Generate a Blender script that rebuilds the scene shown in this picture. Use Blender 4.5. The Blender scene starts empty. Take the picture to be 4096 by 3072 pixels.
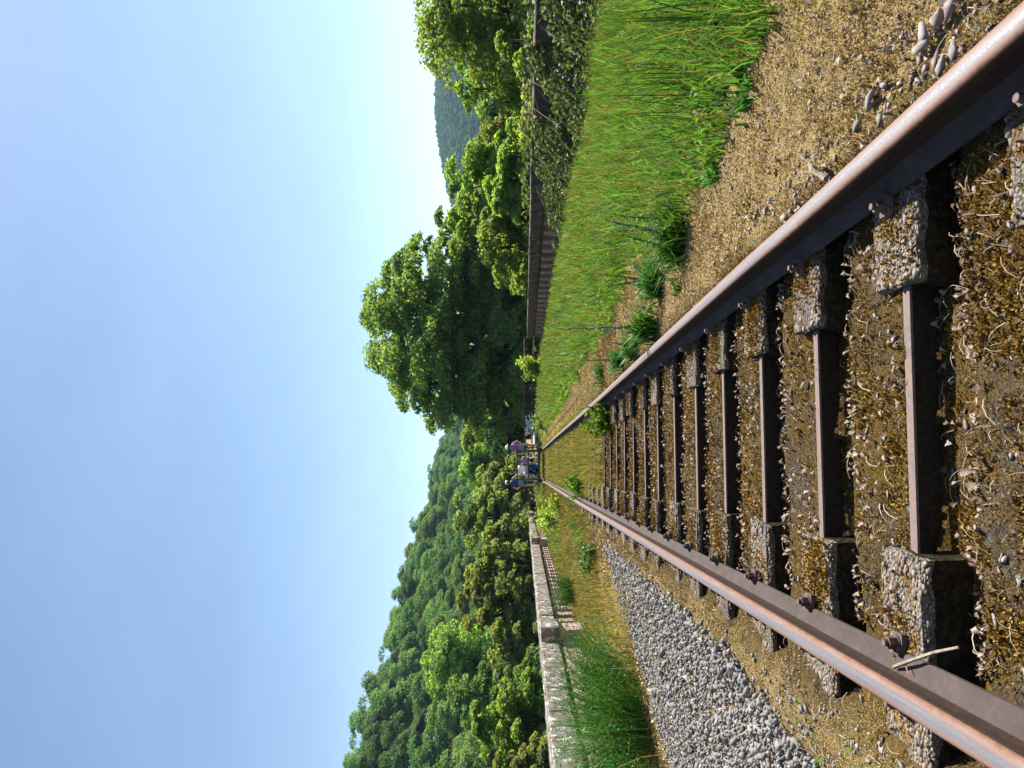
import bpy, bmesh, math, random
import numpy as np
from mathutils import Vector, Matrix

# ------------------------------------------------------------------ camera, sky, sun, exposure
SC = bpy.context.scene
COL = SC.collection
CAM = Vector((-0.145, 0.0, 1.145))
FPX = 2790.0                                   # focal length in pixels of the 4096 px photograph
YAW = math.atan(336 / FPX)
PITCH = math.atan(37 / FPX)
FWD = Vector((math.sin(YAW) * math.cos(PITCH), math.cos(YAW) * math.cos(PITCH), math.sin(PITCH)))
RGT = Vector((math.cos(YAW), -math.sin(YAW), 0))
UPV = RGT.cross(FWD)
cd = bpy.data.cameras.new('camera')
cam = bpy.data.objects.new('camera', cd)
COL.objects.link(cam)
m = Matrix.Identity(4)                          # the phone was held on its side: image right is world down
for i in range(3):
    m[i][0] = -UPV[i]; m[i][1] = RGT[i]; m[i][2] = -FWD[i]; m[i][3] = CAM[i]
cam.matrix_world = m
cd.sensor_fit = 'HORIZONTAL'; cd.sensor_width = 36.0; cd.lens = FPX / 4096 * 36
cd.clip_start = 0.05; cd.clip_end = 12000
SC.camera = cam

SUN_AZ = math.radians(48)                       # to the right of the track direction (+Y towards +X)
SUN_EL = math.radians(52)
SKY_STRENGTH = 0.065
world = bpy.data.worlds.new('World'); SC.world = world; world.use_nodes = True
wn = world.node_tree
bg = wn.nodes['Background']
sky = wn.nodes.new('ShaderNodeTexSky'); sky.sky_type = 'NISHITA'; sky.sun_disc = False
sky.sun_elevation = SUN_EL; sky.sun_rotation = SUN_AZ
sky.altitude = 200; sky.air_density = 1.0; sky.dust_density = .25; sky.ozone_density = 1.3
tcw = wn.nodes.new('ShaderNodeTexCoord'); mpw = wn.nodes.new('ShaderNodeMapping'); mpw.inputs['Scale'].default_value = (1.2, 1.2, 3.5)
nzw = wn.nodes.new('ShaderNodeTexNoise'); nzw.inputs['Scale'].default_value = 1.6; nzw.inputs['Detail'].default_value = 7; nzw.inputs['Roughness'].default_value = .6
rpw = wn.nodes.new('ShaderNodeValToRGB'); rpw.color_ramp.elements[0].position = .3; rpw.color_ramp.elements[0].color = (.96, .96, .96, 1); rpw.color_ramp.elements[1].position = .75; rpw.color_ramp.elements[1].color = (1.12, 1.09, 1.05, 1)
mxw = wn.nodes.new('ShaderNodeMixRGB'); mxw.blend_type = 'MULTIPLY'; mxw.inputs[0].default_value = 1   # a faint veil of high cloud over the whole sky
wn.links.new(tcw.outputs['Generated'], mpw.inputs[0]); wn.links.new(mpw.outputs[0], nzw.inputs['Vector']); wn.links.new(nzw.outputs['Fac'], rpw.inputs[0])
wn.links.new(sky.outputs[0], mxw.inputs[1]); wn.links.new(rpw.outputs[0], mxw.inputs[2]); wn.links.new(mxw.outputs[0], bg.inputs[0]); bg.inputs[1].default_value = SKY_STRENGTH
sl = bpy.data.lights.new('sun', 'SUN'); sl.energy = 5.0; sl.angle = math.radians(0.53); sl.color = (1.0, 0.95, 0.86)
sun = bpy.data.objects.new('sun', sl); COL.objects.link(sun)
sdir = Vector((math.sin(SUN_AZ) * math.cos(SUN_EL), math.cos(SUN_AZ) * math.cos(SUN_EL), math.sin(SUN_EL)))
sun.rotation_euler = sdir.to_track_quat('Z', 'Y').to_euler()
sun.location = (20, 20, 40)
SC.view_settings.view_transform = 'Standard'; SC.view_settings.look = 'None'
SC.view_settings.gamma = 1; SC.view_settings.use_curve_mapping = False
SC.view_settings.exposure = 1.35
SC.render.engine = 'CYCLES'
SC.cycles.max_bounces = 6; SC.cycles.diffuse_bounces = 3; SC.cycles.glossy_bounces = 2
SC.cycles.transmission_bounces = 3; SC.cycles.transparent_max_bounces = 6; SC.cycles.volume_bounces = 1
SC.cycles.use_denoising = True

rng = np.random.default_rng(7)
random.seed(7)
R = math.radians

# ------------------------------------------------------------------ helpers
def ray(px, py):
    """direction through a pixel of the photograph, unit depth along the camera axis"""
    return FWD + RGT * ((1536 - py) / FPX) + UPV * ((2048 - px) / FPX)
def at(px, py, t):
    return CAM + ray(px, py) * t
def on_z(px, py, z):
    d = ray(px, py)
    return CAM + d * ((z - CAM.z) / d.z)

def hash2(ix, iy, seed):
    n = (ix.astype(np.int64) * 374761393 + iy.astype(np.int64) * 668265263 + seed * 974634777) & 0xffffffff
    n = ((n ^ (n >> 13)) * 1274126177) & 0xffffffff
    n = n ^ (n >> 16)
    return (n & 0xffff) / 65535.0
def vnoise(x, y, seed=0):
    x = np.asarray(x, float); y = np.asarray(y, float)
    ix = np.floor(x); iy = np.floor(y); fx = x - ix; fy = y - iy
    fx = fx * fx * (3 - 2 * fx); fy = fy * fy * (3 - 2 * fy)
    a = hash2(ix, iy, seed); b = hash2(ix + 1, iy, seed); c = hash2(ix, iy + 1, seed); d = hash2(ix + 1, iy + 1, seed)
    return (a + (b - a) * fx) * (1 - fy) + (c + (d - c) * fx) * fy
def fbm(x, y, seed=0, oct=4):
    s = 0; a = .5; f = 1
    for o in range(oct):
        s = s + a * vnoise(np.asarray(x) * f, np.asarray(y) * f, seed + o * 17); a *= .5; f *= 2.03
    return s
def sstep(a, b, x):
    t = np.clip((np.asarray(x, float) - a) / (b - a), 0, 1)
    return t * t * (3 - 2 * t)

def np_mesh(name, V, faces, mats, smooth=False, mat_idx=None):
    """faces: list of (M,k) index arrays"""
    me = bpy.data.meshes.new(name)
    V = np.ascontiguousarray(V, np.float32)
    me.vertices.add(len(V)); me.vertices.foreach_set('co', V.ravel())
    faces = [np.asarray(f, np.int32) for f in faces if len(f)]
    nl = sum(f.size for f in faces); nf = sum(len(f) for f in faces)
    me.loops.add(nl); me.loops.foreach_set('vertex_index', np.concatenate([f.ravel() for f in faces]).astype(np.int32))
    tot = np.concatenate([np.full(len(f), f.shape[1], np.int32) for f in faces])
    st = np.concatenate([[0], np.cumsum(tot)[:-1]]).astype(np.int32)
    me.polygons.add(nf); me.polygons.foreach_set('loop_start', st); me.polygons.foreach_set('loop_total', tot)
    if mat_idx is not None: me.polygons.foreach_set('material_index', np.asarray(mat_idx, np.int32))
    if smooth: me.polygons.foreach_set('use_smooth', np.ones(nf, bool))
    for mt in (mats if isinstance(mats, (list, tuple)) else [mats]): me.materials.append(mt)
    me.update(calc_edges=True); me.validate()
    return me
def link(name, me, parent=None, loc=None, rot=None, scale=None):
    o = bpy.data.objects.new(name, me); COL.objects.link(o)
    if parent is not None: o.parent = parent
    if loc is not None: o.location = loc
    if rot is not None: o.rotation_euler = rot
    if scale is not None: o.scale = scale
    return o
def tag(o, label=None, cat=None, group=None, kind=None):
    if label: o['label'] = label
    if cat: o['category'] = cat
    if group: o['group'] = group
    if kind: o['kind'] = kind
    return o
def empty(name, loc=(0, 0, 0), rz=0):
    o = bpy.data.objects.new(name, None); COL.objects.link(o); o.location = loc; o.rotation_euler = (0, 0, rz)
    o.empty_display_size = .2
    return o

class MB:
    """collects simple solids into one mesh"""
    def __init__(s): s.v = []; s.f = []; s.m = []
    def add(s, vs, fs, mi=0):
        n = len(s.v); s.v += [tuple(v) for v in vs]
        s.f += [tuple(i + n for i in f) for f in fs]; s.m += [mi] * len(fs)
    def box(s, c, d, rz=0, mi=0, taper=1.0, M=None):
        x, y, z = d[0] / 2, d[1] / 2, d[2] / 2
        vs = []
        for dz, k in ((-z, 1), (z, taper)):
            for sx, sy in ((-1, -1), (1, -1), (1, 1), (-1, 1)): vs.append(Vector((sx * x * k, sy * y * k, dz)))
        if M is None: M = Matrix.Rotation(rz, 3, 'Z')
        vs = [M @ v + Vector(c) for v in vs]
        s.add(vs, [(3, 2, 1, 0), (4, 5, 6, 7), (0, 1, 5, 4), (1, 2, 6, 5), (2, 3, 7, 6), (3, 0, 4, 7)], mi)
    def tube(s, pts, rad, n=6, mi=0, cap=True):
        pts = [Vector(p) for p in pts]
        if not isinstance(rad, (list, tuple)): rad = [rad] * len(pts)
        vs = []; ref = None
        for i, p in enumerate(pts):
            t = (pts[min(i + 1, len(pts) - 1)] - pts[max(i - 1, 0)]).normalized()
            if ref is None: ref = Vector((0, 0, 1)) if abs(t.z) < .9 else Vector((1, 0, 0))
            a = t.cross(ref).normalized(); b = t.cross(a).normalized(); ref = -t.cross(a) if False else ref
            for k in range(n):
                w = 2 * math.pi * k / n
                vs.append(p + (a * math.cos(w) + b * math.sin(w)) * rad[i])
        fs = []
        for i in range(len(pts) - 1):
            for k in range(n):
                fs.append((i * n + k, i * n + (k + 1) % n, (i + 1) * n + (k + 1) % n, (i + 1) * n + k))
        if cap:
            fs.append(tuple(range(n - 1, -1, -1))); fs.append(tuple((len(pts) - 1) * n + k for k in range(n)))
        s.add(vs, fs, mi)
    def disc(s, c, axis, r, h, n=12, mi=0):
        a = Vector(axis).normalized()
        s.tube([Vector(c) - a * h / 2, Vector(c) + a * h / 2], r, n, mi)
    def mesh(s, name, mats, smooth=False):
        me = bpy.data.meshes.new(name); me.from_pydata(s.v, [], s.f)
        for mt in (mats if isinstance(mats, (list, tuple)) else [mats]): me.materials.append(mt)
        if any(s.m): me.polygons.foreach_set('material_index', s.m)
        if smooth: me.polygons.foreach_set('use_smooth', [True] * len(s.f))
        me.update(); return me
    def build(s, name, mats, parent=None, smooth=False):
        return link(name, s.mesh(name, mats, smooth), parent)

# ------------------------------------------------------------------ materials
class NT:
    def __init__(s, name):
        s.m = bpy.data.materials.new(name); s.m.use_nodes = True; s.t = s.m.node_tree
        s.b = s.t.nodes['Principled BSDF']; s.out = s.t.nodes['Material Output']
    def n(s, typ, **kw):
        nd = s.t.nodes.new('ShaderNode' + typ)
        for k, v in kw.items(): setattr(nd, k, v)
        return nd
    def l(s, a, b): s.t.links.new(a, b)
    def coord(s, which='Object'):
        return s.n('TexCoord').outputs[which]
    def noise(s, vec, scale, detail=4, rough=.55):
        nd = s.n('TexNoise'); nd.inputs['Scale'].default_value = scale; nd.inputs['Detail'].default_value = detail
        nd.inputs['Roughness'].default_value = rough
        if vec is not None: s.l(vec, nd.inputs['Vector'])
        return nd.outputs['Fac']
    def voro(s, vec, scale, feature='F1', out='Distance'):
        nd = s.n('TexVoronoi'); nd.feature = feature; nd.inputs['Scale'].default_value = scale
        if vec is not None: s.l(vec, nd.inputs['Vector'])
        return nd.outputs[out]
    def ramp(s, fac, stops, interp='LINEAR'):
        nd = s.n('ValToRGB'); nd.color_ramp.interpolation = interp
        els = nd.color_ramp.elements
        while len(els) < len(stops): els.new(.5)
        for e, (p, c) in zip(els, stops):
            e.position = p; e.color = (c[0], c[1], c[2], 1) if not isinstance(c, (int, float)) else (c, c, c, 1)
        s.l(fac, nd.inputs[0]); return nd.outputs[0]
    def mix(s, fac, a, b, mode='MIX'):
        nd = s.n('MixRGB'); nd.blend_type = mode
        for i, v in ((0, fac), (1, a), (2, b)):
            if hasattr(v, 'links') or hasattr(v, 'is_linked'): s.l(v, nd.inputs[i])
            elif isinstance(v, (int, float)): nd.inputs[i].default_value = v if i == 0 else (v, v, v, 1)
            else: nd.inputs[i].default_value = (*v, 1)
        return nd.outputs[0]
    def math(s, op, a, b=None):
        nd = s.n('Math', operation=op)
        for i, v in ((0, a), (1, b)):
            if v is None: continue
            if isinstance(v, (int, float)): nd.inputs[i].default_value = v
            else: s.l(v, nd.inputs[i])
        return nd.outputs[0]
    def sep(s, vec):
        nd = s.n('SeparateXYZ'); s.l(vec, nd.inputs[0]); return nd.outputs
    def scale(s, vec, sc):
        nd = s.n('Mapping'); nd.inputs['Scale'].default_value = sc; s.l(vec, nd.inputs['Vector']); return nd.outputs[0]
    def bump(s, h, strength=.5, dist=.01):
        nd = s.n('Bump'); nd.inputs['Strength'].default_value = strength; nd.inputs['Distance'].default_value = dist
        s.l(h, nd.inputs['Height']); s.l(nd.outputs[0], s.b.inputs['Normal'])
    def color(s, c): s.l(c, s.b.inputs['Base Color']); return s
    def set(s, rough=.8, spec=.3, metal=0):
        s.b.inputs['Roughness'].default_value = rough; s.b.inputs['Specular IOR Level'].default_value = spec
        s.b.inputs['Metallic'].default_value = metal; return s

def plain(name, col, rough=.7, spec=.3, metal=0, var=.25, scale=30):
    t = NT(name); n = t.noise(t.coord(), scale, 3)
    lo = tuple(c * (1 - var) for c in col); hi = tuple(min(1, c * (1 + var)) for c in col)
    t.color(t.ramp(n, [(.3, lo), (.7, hi)])); t.set(rough, spec, metal); return t.m

def leaf_mat(name, dark, mid, light, trans=.56, rough=.6, spec=.12, nscale=.35, gloss=True):
    t = NT(name)
    ri = t.n('NewGeometry').outputs['Random Per Island']
    col = t.ramp(ri, [(0, dark), (.45, mid), (1, light)])
    nz = t.noise(t.coord('Object'), nscale, 2)
    oi = t.n('ObjectInfo').outputs['Random']
    col = t.mix(t.ramp(nz, [(.35, 0), (.7, .5)]), col, light)
    hs = t.n('HueSaturation'); t.l(col, hs.inputs['Color'])
    t.l(t.math('ADD', t.math('MULTIPLY', oi, .035), .4825), hs.inputs['Hue'])
    t.l(t.math('ADD', t.math('MULTIPLY', oi, .35), .83), hs.inputs['Value'])
    col = hs.outputs[0]
    t.color(col); t.set(rough, spec)
    tr = t.n('BsdfTranslucent'); 
    tc = t.mix(1.0, col, (1.5, 1.4, .5), 'MULTIPLY'); t.l(tc, tr.inputs[0])
    mx = t.n('MixShader'); mx.inputs[0].default_value = trans
    t.l(t.b.outputs[0], mx.inputs[1]); t.l(tr.outputs[0], mx.inputs[2]); t.l(mx.outputs[0], t.out.inputs[0])
    return t.m

M = {}
# moss and earth of the track bed: colour by patches
def ground_mat():
    t = NT('track_bed_earth'); co = t.coord()
    n1 = t.noise(co, 2.2, 5, .6); n2 = t.noise(co, 26, 4, .65); n3 = t.noise(co, 120, 3, .7)
    moss = t.ramp(n3, [(.25, (.022, .014, .005)), (.5, (.085, .05, .010)), (.75, (.20, .12, .022))])
    dry = t.ramp(n3, [(.25, (.02, .016, .012)), (.55, (.07, .056, .038)), (.8, (.16, .13, .09))])
    f = t.ramp(t.math('ADD', t.math('MULTIPLY', n1, .65), t.math('MULTIPLY', n2, .45)), [(.52, 0), (.65, 1)])
    c = t.mix(f, moss, dry)
    gxyz = t.sep(co)
    pale = t.ramp(n3, [(.25, (.11, .068, .02)), (.5, (.27, .185, .075)), (.75, (.42, .32, .18))])
    side = t.math('MAXIMUM', t.ramp(t.math('ADD', gxyz[0], t.math('MULTIPLY', t.math('SUBTRACT', n1, .5), .5)), [(.80, 0), (.98, 1)]), t.ramp(t.math('MULTIPLY', t.math('ADD', gxyz[0], t.math('MULTIPLY', t.math('SUBTRACT', n1, .5), .4)), -.5), [(.48, 0), (.56, .8)]))
    c = t.mix(side, c, pale)
    st = t.voro(co, 34, 'F1', 'Color'); sd = t.voro(co, 34)
    sx = t.sep(st)
    c = t.mix(t.math('MULTIPLY', t.math('LESS_THAN', sd, .33), t.math('GREATER_THAN', sx[0], .86)), c, t.ramp(sx[1], [(0, (.10, .105, .105)), (1, (.2, .19, .175))]))
    t.color(c); t.set(.95, .1)
    t.bump(t.math('ADD', t.math('MULTIPLY', n3, .6), n2), .9, .025)
    return t.m
M['ground'] = ground_mat()
def terrain_mat():
    t = NT('valley_ground'); n = t.noise(t.coord(), .05, 5)
    t.color(t.ramp(n, [(.3, (.02, .035, .012)), (.7, (.05, .07, .02))])); t.set(1, .05); return t.m
M['terrain'] = terrain_mat()
def rail_mat():
    t = NT('rusty_rail_steel'); co = t.coord(); s = t.sep(co)
    st = t.scale(co, (60, 1.5, 60)); n1 = t.noise(st, 1, 5, .65); n2 = t.noise(co, 38, 6, .75); n3 = t.noise(co, 7, 4)
    rust = t.ramp(n2, [(.3, (.10, .040, .020)), (.55, (.17, .080, .045)), (.75, (.22, .12, .08))])
    pale = t.ramp(n1, [(.3, (.15, .10, .085)), (.7, (.21, .15, .13))])
    steel = t.ramp(n1, [(.3, (.12, .125, .145)), (.7, (.20, .195, .205))])
    ax = t.math('ABSOLUTE', t.math('ADD', s[0], t.math('MULTIPLY', t.math('SUBTRACT', n3, .5), .022)))
    top = t.mix(t.ramp(ax, [(.004, 0), (.014, 1)]), steel, pale)
    top = t.mix(t.ramp(ax, [(.018, 0), (.03, 1)]), top, rust)
    side = t.ramp(n2, [(.3, (.016, .008, .005)), (.6, (.04, .019, .011)), (.8, (.08, .042, .026))])  # rust of head side and web, darkened to paint in their shade
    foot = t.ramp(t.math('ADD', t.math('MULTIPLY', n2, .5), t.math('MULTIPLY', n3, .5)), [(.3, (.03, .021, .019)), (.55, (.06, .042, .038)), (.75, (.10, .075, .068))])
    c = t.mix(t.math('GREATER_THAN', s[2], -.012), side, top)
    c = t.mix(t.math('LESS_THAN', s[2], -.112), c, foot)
    t.color(c)
    r = t.mix(t.math('GREATER_THAN', s[2], -.012), (.85, .85, .85), t.ramp(ax, [(.004, .5), (.03, .75)]))
    t.l(r, t.b.inputs['Roughness']); t.b.inputs['Specular IOR Level'].default_value = .35
    t.l(t.math('MULTIPLY', t.math('GREATER_THAN', s[2], -.003), t.ramp(ax, [(.006, .25), (.022, 0)])), t.b.inputs['Metallic'])
    t.bump(n2, .6, .004)
    return t.m
M['rail'] = rail_mat()
def steel_mat(name, a, b, c):
    t = NT(name); co = t.coord(); n = t.noise(co, 60, 5, .7); n2 = t.noise(co, 9, 3)
    t.color(t.ramp(t.math('ADD', t.math('MULTIPLY', n, .6), t.math('MULTIPLY', n2, .4)), [(.35, a), (.5, b), (.65, c)])); t.set(.75, .35); t.bump(n, .4, .002); return t.m
M['bar'] = steel_mat('tie_bar_steel', (0.075, 0.063, 0.060), (0.143, 0.108, 0.099), (0.210, 0.112, 0.068))
M['dirt_shade'] = plain('dirty_shaded_iron', (.03, .024, .018), .95, .05, 0, .4, 60)  # dirt tone taken near black to paint in the shade on the bar's web
M['bolt'] = steel_mat('bolt_steel', (.05, .033, .028), (.10, .07, .06), (.17, .12, .10))
def concrete_mat():
    t = NT('weathered_concrete'); co = t.coord()
    d = t.voro(co, 95); c = t.voro(co, 95, 'F1', 'Color'); s = t.sep(c); n = t.noise(co, 9, 4)
    peb = t.ramp(s[0], [(0, (.15, .13, .115)), (.5, (.23, .20, .17)), (.8, (.30, .265, .225)), (1, (.26, .18, .125))])
    cc = t.mix(t.ramp(d, [(.4, 0), (.7, .8)]), peb, (.07, .06, .05))
    moss = t.ramp(t.noise(co, 90, 3), [(.3, (.05, .03, .008)), (.7, (.22, .13, .025))])
    cc = t.mix(t.ramp(n, [(.5, 0), (.62, .85)]), cc, moss)
    cc = t.mix(1.0, cc, t.ramp(t.n('ObjectInfo').outputs['Random'], [(0, .65), (1, 1.1)]), 'MULTIPLY')
    t.color(cc); t.set(.95, .15); t.bump(t.math('SUBTRACT', 1.0, d), .9, .012); return t.m
M['concrete'] = concrete_mat()
def side_mat():  # mossy concrete, its colour darkened to carry the shade on the block sides
    t = NT('mossy_shaded_concrete'); co = t.coord(); n = t.noise(co, 40, 4, .65); n2 = t.noise(co, 8, 3)
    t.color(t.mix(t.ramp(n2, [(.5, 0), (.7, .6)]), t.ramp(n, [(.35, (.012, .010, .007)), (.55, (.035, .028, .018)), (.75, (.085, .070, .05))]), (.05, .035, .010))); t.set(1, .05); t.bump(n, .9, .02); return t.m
M['mossy_shaded_side'] = side_mat()
def pebble_mat(name, cols, rough=.8):
    t = NT(name); ri = t.n('NewGeometry').outputs['Random Per Island']
    k = len(cols) - 1
    c = t.ramp(ri, [(i / k, c) for i, c in enumerate(cols)]); n = t.noise(t.coord(), 60, 3)
    c = t.mix(1.0, c, t.ramp(n, [(.3, .7), (.7, 1.15)]), 'MULTIPLY')
    t.color(c); t.set(rough, .3); return t.m
M['pebble'] = pebble_mat('aggregate_pebbles', [(0.076, 0.062, 0.055), (0.184, 0.142, 0.105), (0.130, 0.115, 0.100), (0.271, 0.220, 0.164), (0.217, 0.198, 0.179), (0.239, 0.125, 0.069), (0.151, 0.121, 0.090), (0.326, 0.272, 0.215)])
M['gravel'] = pebble_mat('crushed_stone', [(0.121, 0.119, 0.116), (0.216, 0.208, 0.196), (0.168, 0.169, 0.161), (0.289, 0.267, 0.241), (0.145, 0.152, 0.150), (0.253, 0.202, 0.171), (0.193, 0.185, 0.181), (0.387, 0.344, 0.302)])
M['stone'] = pebble_mat('field_stone', [(0.150, 0.137, 0.120), (0.259, 0.195, 0.174), (0.205, 0.202, 0.191), (0.328, 0.260, 0.234), (0.164, 0.150, 0.138)])
M['dryleaf'] = pebble_mat('dry_leaf', [(0.142, 0.084, 0.045), (0.307, 0.236, 0.169), (0.220, 0.136, 0.079), (0.394, 0.323, 0.248), (0.087, 0.042, 0.020), (0.296, 0.209, 0.139), (0.175, 0.105, 0.060), (0.350, 0.271, 0.198)], .7)
M['straw'] = pebble_mat('straw', [(0.221, 0.169, 0.104), (0.364, 0.299, 0.208), (0.169, 0.117, 0.065), (0.468, 0.403, 0.312)], .7)
M['moss'] = pebble_mat('moss_tuft', [(0.095, 0.055, 0.011), (0.267, 0.143, 0.017), (0.171, 0.107, 0.019), (0.381, 0.215, 0.022), (0.305, 0.156, 0.019), (0.209, 0.101, 0.015), (0.457, 0.293, 0.041), (0.248, 0.196, 0.084)], .9)
M['drymoss'] = pebble_mat('dry_moss_tuft', [(0.090, 0.067, 0.040), (0.252, 0.185, 0.106), (0.180, 0.131, 0.071), (0.360, 0.277, 0.171), (0.234, 0.143, 0.057), (0.306, 0.235, 0.142)], .9)
M['palemoss'] = pebble_mat('pale_moss_tuft', [(0.275, 0.182, 0.042), (0.478, 0.350, 0.101), (0.550, 0.435, 0.227), (0.385, 0.255, 0.048), (0.623, 0.531, 0.333), (0.367, 0.298, 0.148)], .9)
M['twig'] = plain('dead_twig', (.24, .20, .16), .8, .2, 0, .4, 50)
def coping_mat(name='lichen_stone', wl=.57, k=.85):
    t = NT(name); co = t.coord('Object')
    n1 = t.noise(co, 3, 5, .6); n2 = t.noise(co, 18, 4, .6)
    base = t.ramp(n1, [(.35, (.14 * k, .12 * k, .10 * k)), (.5, (.22 * k, .20 * k, .175 * k)), (.65, (.30 * k, .275 * k, .25 * k))])
    ws = t.noise(co, 6.5, 3, .5)
    w = t.ramp(ws, [(wl, 0), (wl + .04, .9)])
    c = t.mix(w, base, t.ramp(n2, [(.3, (.5, .48, .44)), (.7, (.68, .66, .61))]))
    o = t.ramp(t.noise(t.scale(co, (1, 1.3, .8)), 4.5, 3, .5), [(.62, 0), (.67, .8)])
    c = t.mix(o, c, (.32, .17, .07))
    dk = t.ramp(t.noise(co, 2.1, 4), [(.55, 0), (.7, .7)])
    c = t.mix(dk, c, (.07, .06, .055))
    t.color(c); t.set(.95, .15); t.bump(n2, .6, .015); return t.m
M['coping'] = coping_mat()
M['coping_shaded'] = coping_mat('shaded_stone', .72, .38)  # same coping stone with shade put into its colour, for the sun-averted parapet
def brick_mat(name, cols, white):
    t = NT(name); co = t.coord('Object'); oi = t.n('ObjectInfo').outputs['Random']; ri = t.n('NewGeometry').outputs['Random Per Island']
    r = t.math('FRACT', t.math('ADD', oi, ri))
    base = t.ramp(r, [(0, cols[0]), (.35, cols[1]), (.7, cols[2]), (1, cols[3])])
    n = t.noise(co, 9, 4, .6)
    c = t.mix(t.ramp(n, [(.40, 0), (.56, white)]), base, (.48, .43, .39))
    t.color(c); t.set(.95, .1); t.bump(t.noise(co, 60, 3), .5, .006); return t.m
M['brick'] = brick_mat('pink_brick', [(.30, .145, .105), (.36, .21, .165), (.26, .12, .09), (.36, .25, .21)], .65)
M['brick_red'] = brick_mat('red_brick', [(0.390, 0.165, 0.128), (0.495, 0.240, 0.188), (0.330, 0.143, 0.112), (0.510, 0.300, 0.255)], .5)
M['mortar'] = plain('mortar', (.13, .11, .095), .95, .1, 0, .4, 25)
M['trunk'] = plain('bark', (.055, .045, .035), .95, .1, 0, .45, 14)
M['greenpaint'] = plain('dark_green_paint', (.012, .05, .035), .4, .5, 0, .2, 20)
M['black'] = plain('black_rubber', (.02, .02, .022), .6, .4)
M['bench'] = plain('grey_boards', (.48, .50, .50), .7, .3, 0, .12, 20)
M['rust_pipe'] = plain('rusty_pipe', (.20, .10, .065), .8, .3, 0, .35, 20)
M['darkmesh'] = plain('dark_iron', (.03, .026, .026), .8, .3)
M['path'] = plain('path_gravel', (.40, .33, .29), .95, .1, 0, .2, 3)
M['wood'] = plain('weathered_wood', (.26, .17, .10), .85, .2, 0, .3, 20)
M['white_petals'] = plain('white_petals', (.75, .74, .70), .6, .3, 0, .1)
M['blue_petals'] = plain('blue_petals', (.16, .18, .42), .6, .3, 0, .25)

M['leaf_big'] = leaf_mat('leaf_oak_green', (0.061, 0.113, 0.045), (0.112, 0.193, 0.069), (0.231, 0.329, 0.091))
M['leaf_bright'] = leaf_mat('leaf_bright_green', (0.069, 0.141, 0.032), (0.146, 0.259, 0.061), (0.311, 0.441, 0.116))
M['leaf_dark'] = leaf_mat('leaf_dark_green', (0.021, 0.062, 0.028), (0.041, 0.101, 0.040), (0.079, 0.162, 0.059), .35)
M['leaf_olive'] = leaf_mat('leaf_olive_green', (0.072, 0.116, 0.036), (0.142, 0.203, 0.061), (0.282, 0.326, 0.125))
M['leaf_hill'] = leaf_mat('leaf_hillside', (0.031, 0.091, 0.037), (0.070, 0.161, 0.060), (0.151, 0.270, 0.089), .35, nscale=.2)
M['leaf_hill2'] = leaf_mat('leaf_hillside_light', (0.060, 0.131, 0.041), (0.120, 0.216, 0.069), (0.215, 0.328, 0.110), .4, nscale=.2)
M['leaf_far'] = leaf_mat('leaf_far_wood', (.018, .05, .016), (.03, .07, .022), (.05, .10, .03), .2, .9, .0, .02)
M['leaf_conifer'] = leaf_mat('needle_far_wood', (.010, .028, .016), (.015, .038, .02), (.022, .05, .024), .1, .9, .0, .02)
M['bramble'] = leaf_mat('bramble_leaf', (.035, .065, .016), (.085, .13, .04), (.20, .25, .10), .3, .55, .15, 2.0)
M['grass'] = leaf_mat('meadow_grass', (0.016, 0.059, 0.009), (0.045, 0.140, 0.023), (0.138, 0.277, 0.078), .45, .5, .2, 1.1)
M['grass_dry'] = leaf_mat('dry_grass', (0.108, 0.094, 0.026), (0.204, 0.165, 0.052), (0.336, 0.271, 0.130), .4, .6, .2, 1.3)
M['grass_mid'] = leaf_mat('verge_grass', (0.056, 0.084, 0.017), (0.112, 0.140, 0.028), (0.250, 0.213, 0.084), .4, .55, .25, 1.0)
M['rush'] = leaf_mat('rush_stem', (.012, .05, .010), (.025, .085, .014), (.05, .13, .02), .15, .5, .3, 2)
M['broom'] = leaf_mat('broom_stem', (0.016, 0.074, 0.012), (0.035, 0.135, 0.018), (0.088, 0.230, 0.033), .25, .5, .35, 2)
M['weed'] = leaf_mat('bugloss_leaf', (.014, .058, .010), (.03, .115, .018), (.08, .22, .04), .35, .5, .25, 3)
M['bushleaf'] = leaf_mat('seedling_leaf', (.04, .11, .010), (.075, .18, .016), (.13, .26, .03), .45, .55, .15, 3)

# ------------------------------------------------------------------ ground heights
SLEEP0, SPACING, SKEW = 2.14, 0.659, R(-2.6)
def bay(y):
    """distance in metres towards the camera from the next sleeper's axis, 0..SPACING"""
    k = (np.asarray(y, float) - SLEEP0) / SPACING
    return (np.ceil(k) - k) * SPACING
def ground_h(x, y):
    x = np.asarray(x, float); y = np.asarray(y, float)
    n = fbm(x * 3, y * 3, 3) - .47; n2 = fbm(x * 14, y * 14, 9, 3) - .43
    inner = -.048 + .045 * n + .04 * n2
    ys = y + x * math.tan(SKEW) * -1
    b = bay(ys) + .05 * (fbm(x * 7, y * 7, 55, 3) - .47)
    pit = 1 - sstep(.20, .29, b)
    inner = inner - (.118 + inner * .6) * pit
    right = .055 + .05 * n + .02 * n2
    right = right * (1 - sstep(1.6, 6.5, x)) + (-.04 + .12 * n) * sstep(1.6, 6.5, x)
    lo = -.03 + .05 * n + .03 * n2 - .10 * pit
    sh = sstep(-.90, -1.02, x); left = lo * (1 - sh) + (.012 + .05 * n - .09 * sstep(-1.1, -1.5, x) - .24 * sstep(-1.5, -3.8, x)) * sh
    z = inner
    z = z + (right - z) * sstep(.78, .90, x)
    z = z + (left - z) * sstep(-.72, -.85, x)
    far = sstep(9, 16, y)                        # beyond, soil and grass have filled the track
    filled = -.03 + .06 * n
    z = z + (filled - z) * far * (np.abs(x) < 1.3)
    return z

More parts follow.
